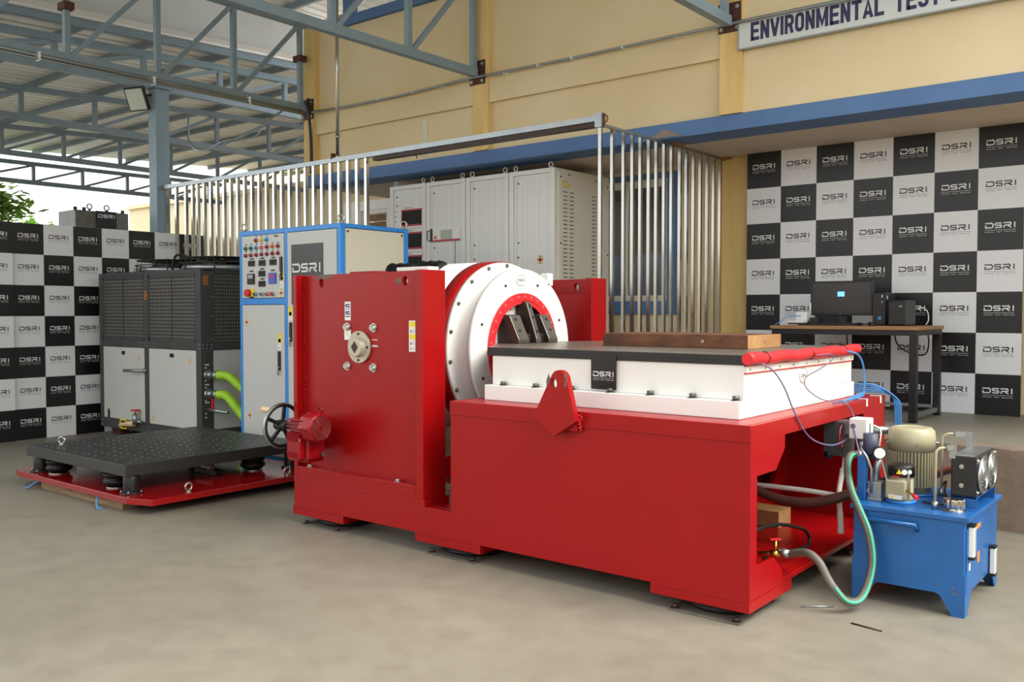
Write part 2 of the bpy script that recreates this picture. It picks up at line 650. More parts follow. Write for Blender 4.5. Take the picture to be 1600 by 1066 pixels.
struct('floor', MB().box(-45, 9, -12, 20, -0.15, 0), 'floor')

# raised platform with a worn, uneven edge
mb = MB()
xs = [-8.7 + 0.12 * i for i in range(98)]
n = len(xs)
rnd = random.Random(3)
for x in xs:
    mb.v.append((x, YP + rnd.uniform(-.004, .004), -0.01))
for x in xs:
    mb.v.append((x, YP + rnd.uniform(-.006, .006), 0.20))
for x in xs:
    mb.v.append((x, YP + rnd.uniform(-.012, .010), ZP - 0.02 + rnd.uniform(-.012, .012)))
for x in xs:
    mb.v.append((x, YP + 0.02 + rnd.uniform(0, .02), ZP + rnd.uniform(-.004, 0)))
for x in xs:
    mb.v.append((x, 8.75, ZP))
for r in range(4):
    for i in range(n - 1):
        mb.face((r * n + i, r * n + i + 1, (r + 1) * n + i + 1, (r + 1) * n + i), r == 2)
wl_ = struct('wall_white', MB().box(-9.9, -9.55, 8.5, 8.75, 0, ZS).box(-9.02, -7.75, 8.5, 8.75, 0, ZS).box(-9.55, -9.02, 8.5, 8.75, 2.78, ZS).box(-9.55, -9.02, 8.5, 8.75, 0, 1.0), 'white')
w3 = struct('window_3', MB().box(-9.55, -9.02, 8.52, 8.56, 2.74, 2.78).box(-9.06, -9.02, 8.52, 8.56, 1.0, 2.74).box(-9.55, -9.51, 8.52, 8.56, 1.0, 2.74), 'white')
for k in range(16):
    obj('shutter_slat', MB().box(-9.51, -9.06, 8.54, 8.555, 1.01 + k * .108, 1.105 + k * .108), 'wood', w3)
plat = obj('floor_platform', mb, ['mortar', 'floor'], kind='structure')
for p in plat.data.polygons:
    p.material_index = 1 if p.center.z + plat.location.z > ZP - 0.009 else 0

# upper wall, with window opening, proud band and pilasters
mb = MB()
mb.box(-9.0, 3.2, YU + .05, YU + .30, ZS + .13, 4.73)
mb.box(-9.0, -8.3, YU + .05, YU + .30, 4.73, 4.90)
mb.box(-6.4, 3.2, YU + .05, YU + .30, 4.73, 5.4)
mb.box(-8.3, -6.4, YU + .05, YU + .30, 5.3, 5.4)
wall = struct('wall_back', mb, 'yellow')
mb = MB()
for a, b in ((-8.8, -6.26), (-6.06, -3.5)):
    mb.box(a, b, YU, YU + .05, 3.53, 3.82)
mb.box(-3.3, 3.2, YU, YU + .05, 3.05, 4.3)
obj('wall_band', mb, 'yellow', wall)
for x in (-8.9, -6.16, -3.40):
    obj('pilaster', MB().box(x - .10, x + .10, YU - .03, YU + .05, ZS + .135, 4.90 if x < -8 else 5.4), 'yellow2', wall)
# blue beam, soffit and the lower wall under it
struct('trim_1', MB().box(-9.0, 3.2, YU - .012, YU + .35, ZS, 3.047), 'bluewall', bevel=0.004)
struct('trim_2', MB().box(-8.99, 3.19, YU + .35, 8.75, ZS + .001, 3.04), 'soffit')
wl = MB()
wl.box(-7.75, -6.42, 8.5, 8.75, ZP, ZS)
wl.box(-4.64, 3.2, 8.5, 8.75, ZP, ZS)
wl.box(-6.42, -4.64, 8.5, 8.75, ZP, 1.37)
wl.box(-6.42, -4.64, 8.5, 8.75, 2.86, ZS)
low = struct('wall_back_lower', wl, 'yellow')
obj('pilaster', MB().box(-4.16, -3.82, 8.40, 8.5, ZP, ZS), 'yellow2', low)
obj('mortar_patch', MB().prism([(-4.20, ZS + .012), (-3.86, ZS + .012), (-3.95, ZS + .05), (-4.02, ZS + .085), (-4.10, ZS + .06)], 'y', YU - .02, YU - .0125), 'plaster', low)

# window in the lower wall
win = struct('window_1', MB().box(-6.42, -4.64, 8.46, 8.54, 1.37, 1.51).box(-4.755, -4.64, 8.46, 8.54, 1.51, 2.86)
             .box(-6.42, -6.30, 8.46, 8.54, 1.51, 2.86).box(-6.30, -4.755, 8.46, 8.54, 2.80, 2.86), 'bluewall', bevel=.004)
mb = MB()
for a, b, c, d in ((-6.30, -4.755, 1.51, 1.57), (-6.30, -4.755, 2.72, 2.80), (-6.30, -6.25, 1.57, 2.72), (-4.805, -4.755, 1.57, 2.72), (-5.31, -5.26, 1.57, 2.72)):
    mb.box(a, b, 8.50, 8.53, c, d)
obj('window_frame', mb, 'cab_cream', win)
for a, b in ((-6.25, -5.31), (-5.26, -4.805)):
    obj('pane', MB().box(a, b, 8.513, 8.519, 1.57, 2.72), 'glass', win)
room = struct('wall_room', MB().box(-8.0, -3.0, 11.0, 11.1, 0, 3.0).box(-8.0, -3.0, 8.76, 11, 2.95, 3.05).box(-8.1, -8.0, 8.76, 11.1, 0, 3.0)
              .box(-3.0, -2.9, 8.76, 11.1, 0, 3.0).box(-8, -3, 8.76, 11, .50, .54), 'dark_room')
rl = bpy.data.objects.new('room_lamp', bpy.data.lights.new('room_lamp', 'AREA'))  # added fill light, kept out of view, to brighten the room behind the window
link(rl)
rl.data.size = 1.2
rl.data.energy = 20
rl.location = (-5.5, 9.0, 2.94)
t = thing('office_cabinet', 'dim blue storage cabinet seen through the window behind the steel bars', 'cabinet', (-5.9, 9.9, .54))
obj('cabinet_body', MB().box(-6.5, -5.3, 9.7, 10.1, .54, 2.10), 'slate', t)
obj('cabinet_door', MB().box(-6.46, -5.92, 9.68, 9.70, .60, 2.05), 'slate', t)
obj('cabinet_door', MB().box(-5.88, -5.34, 9.68, 9.70, .60, 2.05), 'slate', t)

# clerestory window high in the upper wall
w2 = struct('window_2', MB().box(-8.3, -6.4, YU - .005, YU + .10, 4.73, 4.84).box(-8.3, -8.16, YU - .005, YU + .10, 4.84, 5.3)
            .box(-6.5, -6.4, YU - .005, YU + .10, 4.84, 5.3), 'bluewall')
obj('pane', MB().box(-8.16, -6.5, YU + .05, YU + .056, 4.84, 5.3), 'glass', w2)

# profiled roof sheets
def corrugated(x0, x1, y0, y1, zf, pitch=0.20, h=0.028):
    mb = MB()
    k = int(round((x1 - x0) / pitch))
    row = []
    for i in range(k):
        xa = x0 + i * pitch
        row += [(xa, 0), (xa + .70 * pitch, 0), (xa + .73 * pitch, h), (xa + .96 * pitch, h)]
    row.append((x1, 0))
    for y in (y0, y1):
        mb.v += [(x, y, zf(y) + dz) for x, dz in row]
    L = len(row)
    for i in range(L - 1):
        mb.face((i, i + 1, L + i + 1, L + i))
    return mb


def shed_z(y):
    return 4.62 + 0.045 * (y - 4.32)


shed = obj('ceiling_shed', corrugated(-20.9, -10.44, 2.3, 17.5, lambda y: shed_z(y) + .09, .24, .07), 'roof', kind='structure')
for y in (2.5, 3.3, 4.26, 5.16, 6.1, 7.08, 8.06, 9.06, 10.1, 11.2, 12.3, 13.4, 14.6, 15.8, 17.0):
    obj('purlin', MB().bar((-20.85, y, shed_z(y) + .047), (-10.47, y, shed_z(y) + .047), .054, .084), 'truss_dark', shed)
obj('edge_beam', MB().bar((-10.49, 2.35, shed_z(2.35) + .045), (-10.49, 8.28, shed_z(8.28) + .045), .06, .084), 'truss', shed)
hall = obj('ceiling', corrugated(-10.7, -0.9, -1.6, 9.2, lambda y: 5.50), 'roof', kind='structure')
for y in (-1.0, .5, 2.0, 3.4, 4.8, 6.2, 7.7, 9.0):
    obj('purlin', MB().bar((-10.65, y, 5.455), (-.9, y, 5.455), .05, .08), 'truss', hall)
struct('wall_left', MB().prism([(2.4, shed_z(2.4) + .13), (8.28, shed_z(8.28) + .13), (8.28, 5.50), (2.4, 5.50)], 'x', -10.53, -10.51), 'liner')
struct('wall_front', MB().box(-24, 9, -12.2, -12.0, 0, 3.0), 'yellow')
struct('light_block_right', MB().box(7.0, 7.2, -12, 9, 0, 3.2), 'yellow')  # unseen, added to block low light from the right


# ------------------------------------------------------------------ steel roof structure
def truss(label, x, ys, zb, zt, y0, y1, m, brackets=(), wv=.055, wc=.075, diag=True, rise=0.0, group='roof trusses'):
    t = thing('roof_truss', label, 'truss', (x, (y0 + y1) / 2, zb), None)
    top = lambda y: zt + rise * (y - y0)
    obj('bottom_chord', MB().bar((x, y0, zb), (x, y1, zb), wc, wc * 1.1), m, t)
    obj('top_chord', MB().bar((x, y0, top(y0)), (x, y1, top(y1)), wc, wc), m, t)
    for i, y in enumerate(ys):
        obj('vertical_strut', MB().bar((x, y, zb + wc * .5), (x, y, top(y) - wc * .5), wv), m, t)
        if diag and i + 1 < len(ys):
            y2 = ys[i + 1]
            obj('diagonal_strut', MB().bar((x, y + wv, zb + wc * .5), (x, y2 - wv * .6, top(y2) - wc * .5), wv * .8), m, t)
    for yb, zc in brackets:
        b = obj('bracket_plate', MB().box(x - .10, x + .10, yb - .012, yb, zc - .11, zc + .13), 'rust_plate', t, label='rusty wall plate')
        for dx in (-.07, .07):
            for dz in (-.08, .09):
                inst('bolt', HB, b, (x + dx, yb - .012, zc + dz), FRONT)
    return t


HB = hexbolt_mesh('bolt', .012, .016)
ysT = [-1.41, -.48, .45, 1.38, 2.32, 3.25, 4.2, 5.14, 6.06, 6.98]
bk = ((YU - .03, 3.83),)
t1 = truss('blue-grey roof truss along the left end of the yellow wall, above the steel column', -8.91, ysT, 3.84, 4.84, -1.5, 7.06, 'truss', bk)
for y_, z_ in ((4.2, 4.33), (6.98, 4.42)):
    obj('splice_plate', MB().box(-8.98, -8.84, y_ - .05, y_ + .05, z_ - .035, z_ + .035), 'rust_plate', t1)
truss('blue-grey roof truss meeting the middle pilaster of the yellow wall', -6.19, [v + .05 for v in ysT], 3.83, 4.84, -1.5, 7.06, 'truss', bk)
truss('blue-grey roof truss meeting the pilaster left of the long sign', -3.41, [v + .02 for v in ysT], 3.80, 4.84, -1.5, 7.06, 'truss', bk)
K = 1.2
def shed_truss(label, x, ys, zb, zt, y0, y1, m, rise):
    truss(label, x * K, [y * K for y in ys], 1.4 + (zb - 1.4) * K, 1.4 + (zt - 1.4) * K, y0 * K, y1 * K, m, (), .06, .084, True, rise)


shed_truss('shed roof truss carried on the steel column top, nearest of the shed trusses', -8.97, [2.29, 3.20, 4.11, 5.02, 5.92, 6.80], 3.755, 3.93, 2.0, 7.0, 'truss', .045)
shed_truss('dark shed roof truss, second from the steel column', -11.65, [2.2, 3.1, 4.02, 4.93, 5.84, 6.74, 7.63, 8.53, 9.43, 10.33, 11.2], 3.76, 3.98, 2.0, 11.4, 'truss_dark', .045)
shed_truss('dark shed roof truss, third from the steel column', -14.4, [4.0, 4.9, 5.81, 6.72, 7.63, 8.53, 9.44, 10.34, 11.2], 3.765, 4.03, 3.0, 11.4, 'truss_dark', .04)
shed_truss('outermost shed roof truss standing against the white sky', -17.1, [5.6, 6.5, 7.43, 8.32, 9.2, 10.1, 11.0], 3.72, 4.02, 4.0, 11.3, 'truss_dark', .01)

t = thing('steel_column', 'square blue-grey steel column rising behind the left banner', 'column', (-10.69, 6.176, 0))
obj('column_shaft', MB().box(-10.78, -10.60, 6.086, 6.266, 0.012, 4.17), 'truss', t, bevel=.006)
obj('base_plate', MB().box(-10.86, -10.52, 6.02, 6.34, 0, .012), 'truss', t)
obj('cap_plate', MB().box(-10.82, -10.56, 6.04, 6.31, 4.17, 4.182), 'truss', t)

# flood light on the column
t = thing('flood_light', 'small square flood light clamped near the top of the steel column', 'lamp', (-10.7, 6.0, 4.04))
fl = MB()
c = Vector((-10.76, 5.93, 4.03))
nrm = Vector((.50, -.70, -.42)).normalized()
sx = nrm.cross(Vector((.25, 0, 1))).normalized()
sy = sx.cross(nrm).normalized()
sx, sy = sx * math.cos(R(-17)) + sy * math.sin(R(-17)), sy * math.cos(R(-17)) - sx * math.sin(R(-17))
fl.bar(c - sy * .145, c + sy * .145, .25, .06, up=nrm)
obj('lamp_housing', fl, 'black_pl', t, bevel=.006)
obj('lamp_glass', MB().bar(c + nrm * .033 - sy * .128, c + nrm * .033 + sy * .128, .215, .006, up=nrm), 'lamp_glass', t)
obj('lamp_bracket', MB().tube([c - nrm * .02 + sx * .13, c - nrm * .12, (-10.69, 6.09, 4.10)], .014, 6), 'black_pl', t)

# conduits and wires on wall and truss
mb = MB()
mb.tube([(-8.80, 7.07, 3.79), (-8.2, 7.08, 3.775), (-7.4, 7.085, 3.77), (-6.3, 7.07, 3.79), (-5.0, 7.085, 3.78), (-3.5, 7.07, 3.78), (-3.0, 7.04, 3.77), (-1.5, 7.04, 3.75), (1, 7.04, 3.75)], .013, 8)
cd = thing('wall_conduit', 'thin grey conduit running along the whole yellow upper wall', 'conduit', (-5, 7.08, 3.76))
obj('conduit_pipe', mb, 'galv', cd)
for x in (-7.65, -7.1, -6.67, -5.82, -5.4, -5.0, -4.44, -3.9, -2.9, -2.2):
    obj('clip', MB().box(x - .008, x + .008, YU - .065, YU, 3.765, 3.795), 'w_sticker', cd)
cd = thing('truss_conduit', 'pale cable conduit strapped along the truss above the steel column', 'conduit', (-8.85, 3, 3.79))
obj('conduit_pipe', MB().tube([(-8.845, -4, 3.80), (-8.845, 4, 3.79), (-8.845, 6.95, 3.785)], .02, 8).tube([(-8.82, -4, 3.76), (-8.82, 5.1, 3.75), (-8.82, 6.95, 3.75)], .012, 6), 'galv', cd)
for i in range(9):
    y = -3 + 1.15 * i
    obj('clip', MB().box(-8.868, -8.795, y - .005, y + .005, 3.735, 3.818), 'w_sticker', cd)
tag(obj('power_cable', MB().tube(curve_pts([(-8.84, 7.04, 3.95), (-8.81, 7.02, 3.80), (-8.83, 7.06, 3.6), (-8.84, 7.08, 3.35), (-8.84, 7.08, 3.06)]), .018, 8), 'black_pl'),
    'thick black cable hanging down the left end of the yellow wall', 'cable')
tag(obj('drooping_wire', MB().tube(curve_pts([(-9.02, 6.9, 3.86), (-9.1, 6.6, 3.62), (-9.15, 6.5, 3.46), (-9.3, 6.2, 3.38), (-9.9, 6.3, 3.35), (-10.2, 6.3, 3.48), (-10.3, 6.35, 3.80)]), .012, 6), 'galv'),
    'loose grey wire drooping under the shed roof trusses beside the yellow wall', 'cable')

# ------------------------------------------------------------------ long sign
t = thing('wall_sign', 'long pale sign board with dark lettering at the top right of the yellow wall', 'sign', (-1.2, 7.09, 3.565))
obj('sign_panel', MB().box(-3.315, -0.35, 7.075, 7.12, 3.562, 3.785), 'signboard', t)
obj('sign_frame', MB().box(-3.325, -0.34, 7.07, 7.122, 3.552, 3.562).box(-3.325, -0.34, 7.07, 7.122, 3.785, 3.795).box(-3.325, -3.315, 7.07, 7.122, 3.562, 3.785).box(-.35, -.34, 7.07, 7.122, 3.562, 3.785), 'galv', t)
def condensed(word, x0, x1, z0, h, y):
    """Heavy condensed capitals built from strokes, between x0 and x1."""
    st, w = .19, .56
    i, m_, e, o = st / 2, .5, 1 - st / 2, w - st / 2
    rb = lambda *p: list(p)
    bowl = lambda lo, hi: [(i, hi)] + arc(o - .16, hi - .16, .16, 90, 0, 4) + arc(o - .16, lo + .16, .16, 0, -90, 4) + [(i, lo)]
    G = {'E': [[(i, 0), (i, 1)], [(i, e), (w, e)], [(i, m_), (w - .05, m_)], [(i, i), (w, i)]],
         'N': [[(i, 0), (i, 1)], [(o, 0), (o, 1)], [(i, .97), (o, .03)]],
         'V': [[(.06, 1), (w / 2, .02)], [(w / 2, .02), (w - .06, 1)]],
         'I': [[(i, 0), (i, 1)]],
         'R': [[(i, 0), (i, 1)], bowl(.46, e), [(o - .12, .46), (o, 0)]],
         'O': [[(i, m_)] + arc(i + .18, e - .18, .18, 180, 90, 4) + arc(o - .18, e - .18, .18, 90, 0, 4) + arc(o - .18, i + .18, .18, 0, -90, 4) + arc(i + .18, i + .18, .18, -90, -180, 4) + [(i, m_ + .02)]],
         'M': [[(i, 0), (i, 1)], [(.72 - i, 0), (.72 - i, 1)], [(i, .97), (.36, .12), (.72 - i, .97)]],
         'T': [[(w / 2, 0), (w / 2, 1)], [(0, e), (w, e)]],
         'A': [[(.07, 0), (w / 2, .95), (w - .07, 0)], [(.12, .26), (w - .12, .26)]],
         'L': [[(i, 0), (i, 1)], [(i, i), (w - .03, i)]],
         'S': [[(o, e - .2)] + arc(o - .16, e - .16, .16, 0, 90, 4) + arc(i + .16, e - .16, .16, 90, 180, 3) + [(i, e - .24), (i + .10, m_ + .05), (o - .10, m_ - .05), (o, i + .24)] + arc(o - .16, i + .16, .16, 0, -90, 3) + arc(i + .16, i + .16, .16, -90, -180, 4) + [(i, i + .2)]],
         'B': [[(i, 0), (i, 1)], bowl(m_, e), bowl(i, m_)], ' ': []}
    wd = {'I': st, 'M': .72, ' ': .22}
    tot = sum(wd.get(c, w) + .075 for c in word) - .075
    k = (x1 - x0) / tot
    mb = MB()
    x = 0
    dy = 0
    for c in word:
        for s_ in G[c]:
            dy += 1
            n0 = len(mb.v)
            mb.ribbon([(px, pz) for px, pz in s_], st, y - (dy % 3) * .0002)
            for q in range(n0, len(mb.v)):
                vx, vy, vz = mb.v[q]
                mb.v[q] = (x0 + (x + vx) * k, vy, z0 + min(1, max(0, vz)) * h)
        x += wd.get(c, w) + .075
    return mb


for word, xa, xb in (('ENVIRONMENTAL', -3.213, -2.155), ('TEST', -2.085, -1.765), ('LAB', -1.70, -1.43)):
    obj('lettering', condensed(word, xa, xb, 3.606, .150, 7.0735), 'navy', t, kind='stuff')

# ------------------------------------------------------------------ chequered banners
LW = {}
def banner(label, cols, rows, cw, chh, loc, rotz, first_dark, skip=0):
    t = thing('chequered_banner', label, 'banner', loc, None, rotz)
    W, H = cols * cw, rows * chh
    obj('backing_board', MB().box(0, W, 0.004, 0.022, 0.004, H), 'alu', t, local=True)
    fr = MB()
    for x in (0.03, W * .5, W - .03):
        fr.box(x - .02, x + .02, .022, .06, 0, H * .98)
    fr.box(.03, .07, .02, .15, 0, .03).box(W - .07, W - .03, .02, .15, 0, .03)
    obj('rear_stand', fr, 'alu', t, local=True)
    key = (cw, chh)
    if key not in LW:
        tw = MB().box(-cw / 2 + .0012, cw / 2 - .0012, 0, .004, -chh / 2 + .0012, chh / 2 - .0012)
        LW[key] = (tw.mesh('printed_square', M['print_white']), tw.mesh('printed_square', M['print_black']),
                   logo_mesh('logo', cw * .665, M['logo_white']), logo_mesh('logo', cw * .665, M['logo_black']))
    tw, tb, lw, lb = LW[key]
    for r in range(rows):
        for c in range(cols):
            if c < skip:
                continue
            dark = ((r + c) % 2 == 0) == first_dark
            o = bpy.data.objects.new('printed_square', tb if dark else tw)
            link(o, t)
            o.location = ((c + .5) * cw, 0, H - (r + .5) * chh)
            q = bpy.data.objects.new('logo', lw if dark else lb)
            link(q, o)
            q.location = (0, -.0012, .012)
    return t


banner('black and white chequered logo banner behind the computer desk', 7, 7, .3385, .3385, (-3.793, 8.30, ZP), 0, True)
p0, p1 = Vector((-10.345, 4.262)), Vector((-10.335, 6.535))
ang = math.atan2(p1.y - p0.y, p1.x - p0.x)
banner('chequered logo banner standing on the floor behind the chiller', 7, 7, .3275, .337, (p0.x, p0.y, 0), ang, True)
banner('chequered logo banner cut by the left picture edge', 7, 7, .3275, .337, (p0.x + .03, p0.y - 7 * .3275 - .012, 0), ang, True, 3)

# ------------------------------------------------------------------ stainless bar screens
XC, YC = -4.081, 6.176
t = thing('bar_screen', 'long screen of polished steel bars behind the blue cabinet, with open gateway beam', 'screen', (-7.3, YC, 0))
obj('top_rail', MB().bar((-10.595, YC, 2.948), (XC - .03, YC, 2.948), .05, .045), 'galv', t)
obj('guide_channel', MB().box(-6.74, XC - .04, YC - .02, YC + .05, 2.885, 2.915), 'dark_steel', t)
obj('end_rod', MB().tube([(-10.55, YC, 2.82), (-10.3, YC, 2.80), (-9.9, YC, 2.86)], .012, 6), 'galv', t)
obj('bottom_rail', MB().bar((-10.2, YC, .03), (-6.74, YC, .03), .04, .04), 'chrome', t)
bm_ = MB().bar((0, 0, 0.05), (0, 0, 2.925), .036, .036, up=(0, 1, 0)).mesh('upright_bar', M['chrome_reflect'])
bxs = [-10.53, -10.30, -10.09, -9.94]
x = -9.83
while x < -6.79:
    bxs.append(x)
    x += .1355
for i, x in enumerate(bxs):
    inst('upright_bar', bm_, t, (x, YC, 0), (0, 0, rnd.uniform(-.12, .12)))
obj('hanger_rod', MB().cyl((-7.285, YC, 2.97), (-7.285, YC, 4.95), .017, 10).cyl((-7.285, YC, 2.96), (-7.285, YC, 3.0), .026, 10).cyl((-7.285, YC, 3.17), (-7.285, YC, 3.20), .024, 10), 'chrome', t)
obj('latch', MB().box(-7.36, -7.34, YC - .03, YC + .03, 2.96, 3.02), 'rust', t)

t = thing('bar_screen', 'screen of polished steel bars running from gateway post back to the yellow wall', 'screen', (XC, 7.3, 0))
obj('top_rail', MB().bar((XC, YC - .02, 2.90), (XC, 8.40, 2.90), .022, .022), 'galv', t)
obj('corner_plate', MB().box(XC - .035, XC + .03, YC - .03, YC + .03, 2.875, 2.99), 'galv', t)
obj('hinge', MB().torus((XC + .04, YC, 2.94), (0, 1, 0), .03, .006, 12, 6).cyl((XC + .035, YC, 2.88), (XC + .035, YC, 2.985), .008, 8), 'rust', t)
bars_y = (6.176, 6.357, 6.531, 6.669, 6.8, 6.939, 7.068, 7.206, 7.34, 7.491, 7.619, 7.756, 7.892, 8.036, 8.171, 8.307)
bme = MB().bar((0, 0, 0), (0, 0, 2.89), .027, .027, up=(0, 1, 0)).mesh('upright_bar', M['chrome'])
bms = MB().bar((0, 0, ZP + .005), (0, 0, 2.89), .027, .027, up=(0, 1, 0)).mesh('upright_bar', M['chrome'])
for i, y in enumerate(bars_y):
    b = inst('upright_bar', bme if y < YP - .05 else bms, t, (XC, y, 0), (0, 0, rnd.uniform(-.15, .15)))
obj('anchor_plate', MB().box(XC - .08, XC + .08, 7.32, 7.45, ZS - .011, ZS - .001), 'rust_pale_lit', t)
obj('anchor_plate', MB().box(XC - .09, XC + .09, 8.30, 8.399, ZS - .011, ZS - .001), 'rust_pale_lit', t)
obj('bottom_rail', MB().bar((XC + .03, 6.50, ZP + .014), (XC + .03, 8.36, ZP + .014), .02, .02), 'chrome', t)

# ------------------------------------------------------------------ vibration test machine
XL, XR, XM = -4.905, -1.695, -3.493       # ends and step of the base
YF, YB = 3.77, 5.673
YCN = 4.72
ZB, Z0, Z1, ZT = .057, .108, .265, .896
vm = thing('vibration_machine', 'big red and white vibration test machine with round shaker and sliding table', 'machine', (-3.3, 4.72, 0))

# stepped base: front and rear side plates, end plates, deck
side = [(XL, Z0), (XR, Z0), (XR, ZT), (XM, ZT), (XM, Z1), (XL, Z1)]
base = MB().prism(side, 'y', YF, YF + .003).prism(side, 'y', YB - .003, YB)
side_in = [(XL, Z0), (XR - .021, Z0), (XR - .021, ZT - .001), (XM, ZT - .001), (XM, Z1 - .001), (XL, Z1 - .001)]
base.prism(side_in, 'y', YF + .003, YF + .05).prism(side_in, 'y', YB - .05, YB - .003)
base.box(XL, XL + .04, YF + .05, YB - .05, Z0, Z1)
base.box(XM, XM + .04, YF + .05, YB - .05, Z0, ZT)
base.box(XL + .04, XM, YF + .05, YF + .24, Z1 - .03, Z1)
base.box(XL + .04, XM, YB - .24, YB - .05, Z1 - .03, Z1)
base.box(XM + .04, XR - .02, YF + .05, YB - .05, ZT - .03, ZT - .0005)
base.box(XM + .04, XR - .02, YF + .05, YB - .05, Z0, Z0 + .03)
obj('base_frame', base, 'red', vm, bevel=.004)
# end plate with its cut-out opening
my = lambda y: 2 * YCN - y
outer = [(YF + .004, Z0 + .002), (YB - .004, Z0 + .002), (YB - .004, ZT - .002), (YF + .004, ZT - .002)]
hole = [(4.156, .818), (4.153, .755), (4.051, .662), (3.841, .662), (3.841, .258), (4.039, .254), (4.138, .168), (4.14, .135)]
hole = hole + [(my(y), z) for y, z in reversed(hole)]
obj('end_plate', MB().prism(outer, 'x', XR - .02, XR - .0005, [hole]), 'red', vm, bevel=.003)
# proud band along the top of the front side
obj('top_band', MB().box(XM - .002, XR, YF - .006, YF, .818, ZT), 'red', vm, bevel=.003)
obj('inner_web', MB().box(-2.35, -2.32, YF + .05, YB - .05, Z0 + .03, .30).prism([(4.9, .30), (5.35, .30), (5.62, .62), (5.62, .30)], 'x', -2.30, -2.27), 'red', vm)
# feet: red pads, rubber air mounts, floor plates
HBm = hexbolt_mesh('bolt', .014, .018, 'dark_steel')
for (a, b) in ((XL - .015, -4.417), (-3.776, -3.274), (-2.198, XR)):
    for yy in ((YF, 4.25), (5.19, YB)):
        pd = obj('foot_pad', MB().box(a, b, yy[0] - .002 if yy[0] == YF else yy[0], yy[1], ZB, Z0), 'red', vm, bevel=.003)
        cx, cy = (a + b) / 2 + .03, (yy[0] + yy[1]) / 2 - .02
        mt = MB().lathe([(0, .17), (.008, .185), (.016, .185), (.022, .172), (.030, .185), (.040, .180), (.045, .15)], (cx, cy, .012), (0, 0, 1), 28)
        mo = obj('air_mount', mt, 'rubber', vm)
        mp = obj('floor_plate', MB().box(cx - .18, cx + .18, cy - .235 if yy[0] == YF else cy - .18, cy + .18, 0, .008), 'dusty', vm, bevel=.002)
        for dx in (-.155, .155):
            for dy in (-.21 if yy[0] == YF else -.155, .155):
                inst('bolt', HBm, mp, (cx + dx, cy + dy, .008))
# weld bead along the foot pads
wb = MB()
for (a, b) in ((XL, -4.43), (-3.76, -3.29), (-2.18, XR - .02)):
    x = a
    while x < b:
        wb.cyl((x, YF - .001, Z0), (x + .012, YF - .001, Z0), .004, 6)
        x += .016
obj('weld_bead', wb, 'red', vm, kind='stuff')

# uprights carrying the shaker
HU = hexbolt_mesh('bolt', .016, .016, 'steel')
def upright(rear):
    f = (lambda y: my(y) + .035) if rear else (lambda y: y)
    def bx(x0, x1, y0, y1, z0, z1, mb):
        a, b = sorted((f(y0), f(y1)))
        return mb.box(x0, x1, a, b, z0, z1)
    mb = MB()
    web_out = [(XL + .002, .305), (-3.714, .305), (-3.714, 1.641), (XL + .002, 1.636)]
    holes = [[(cx + .022 * math.cos(2 * PI * k / 16), 1.582 + .028 * math.sin(2 * PI * k / 16)) for k in range(16)] for cx in (-4.687, -3.915)]
    a, b = sorted((f(3.83), f(3.87)))
    mb.prism(web_out, 'y', a, b, holes)
    bx(XL, XL + .036, YF, 3.963, .303, 1.637, mb)
    bx(-3.772, -3.712, YF, 3.963, .303, 1.6425, mb)
    bx(XL + .036, -3.772, YF, 3.963, .303, .380, mb)
    bx(XL + .036, -3.772, 3.93, 3.963, .38, 1.53, mb)
    p = obj('upright_plate', mb, 'red', vm, bevel=.003)
    foot = MB()
    bx(XL + .0, -3.70, YF - .002, 3.98, Z1, .303, foot)
    obj('upright_foot', foot, 'red', p, bevel=.002)
    return p


up = upright(False)
ur = upright(True)
for x in (-4.778, -3.953):
    inst('bolt', HU, up, (x, 3.80, .380), label='unpainted steel bolt')
    inst('bolt', HU, ur, (x, my(3.80) + .035, .380))
# weld line left of the front web
wb = MB()
z = .40
while z < 1.62:
    if rnd.random() < .8:
        wb.cyl((XL + .045, 3.828, z), (XL + .045, 3.828, z + rnd.uniform(.006, .012)), .004, 6)
    z += .014
obj('weld_bead', wb, 'red_mirror', up, kind='stuff')
# chipped patch round the lifting hole
ch = MB()
pts = [(-4.735, 1.637), (-4.72, 1.60), (-4.70, 1.612), (-4.665, 1.612), (-4.64, 1.60), (-4.62, 1.618), (-4.575, 1.622), (-4.55, 1.638)]
ch.prism(pts, 'y', 3.8288, 3.8302)
obj('chipped_patch', ch, 'chip', up)
obj('chipped_patch', MB().prism([(-3.99, 1.575), (-3.965, 1.555), (-3.945, 1.575), (-3.95, 1.60), (-3.98, 1.605)], 'y', 3.8288, 3.8302), 'chip', up)
# trunnion hub
hub = MB().lathe([(0, .0), (0, .10), (.018, .10), (.018, .062), (.048, .060), (.050, .056), (.050, .0)], (-4.312, 3.83, 1.178), (0, -1, 0), 40)
hb = obj('trunnion_hub', hub, 'hub_steel', up, label='round pale steel hub with square socket')
obj('square_socket', MB().prism([(-4.312, 1.214), (-4.283, 1.178), (-4.312, 1.142), (-4.341, 1.178)], 'y', 3.776, 3.7805), 'dark_steel', hb)
SB = socketbolt_mesh('screw', .008, .004, 'dark_steel')
for k in range(4):
    inst('screw', SB, hb, (-4.312 + .082 * math.cos(PI / 2 * k), 3.812, 1.178 + .082 * math.sin(PI / 2 * k)), FRONT)
SBig = MB().lathe([(0, .028), (.004, .028), (.004, .020), (.022, .019), (.022, .010), (.008, .010)], (0, 0, 0), (0, 0, 1), 16).mesh('socket_bolt', M['steel'])
for x, z in ((-4.434, 1.301), (-4.190, 1.30), (-4.434, 1.054), (-4.192, 1.053)):
    inst('socket_bolt', SBig, up, (x, 3.83, z), FRONT, label='steel socket bolt')
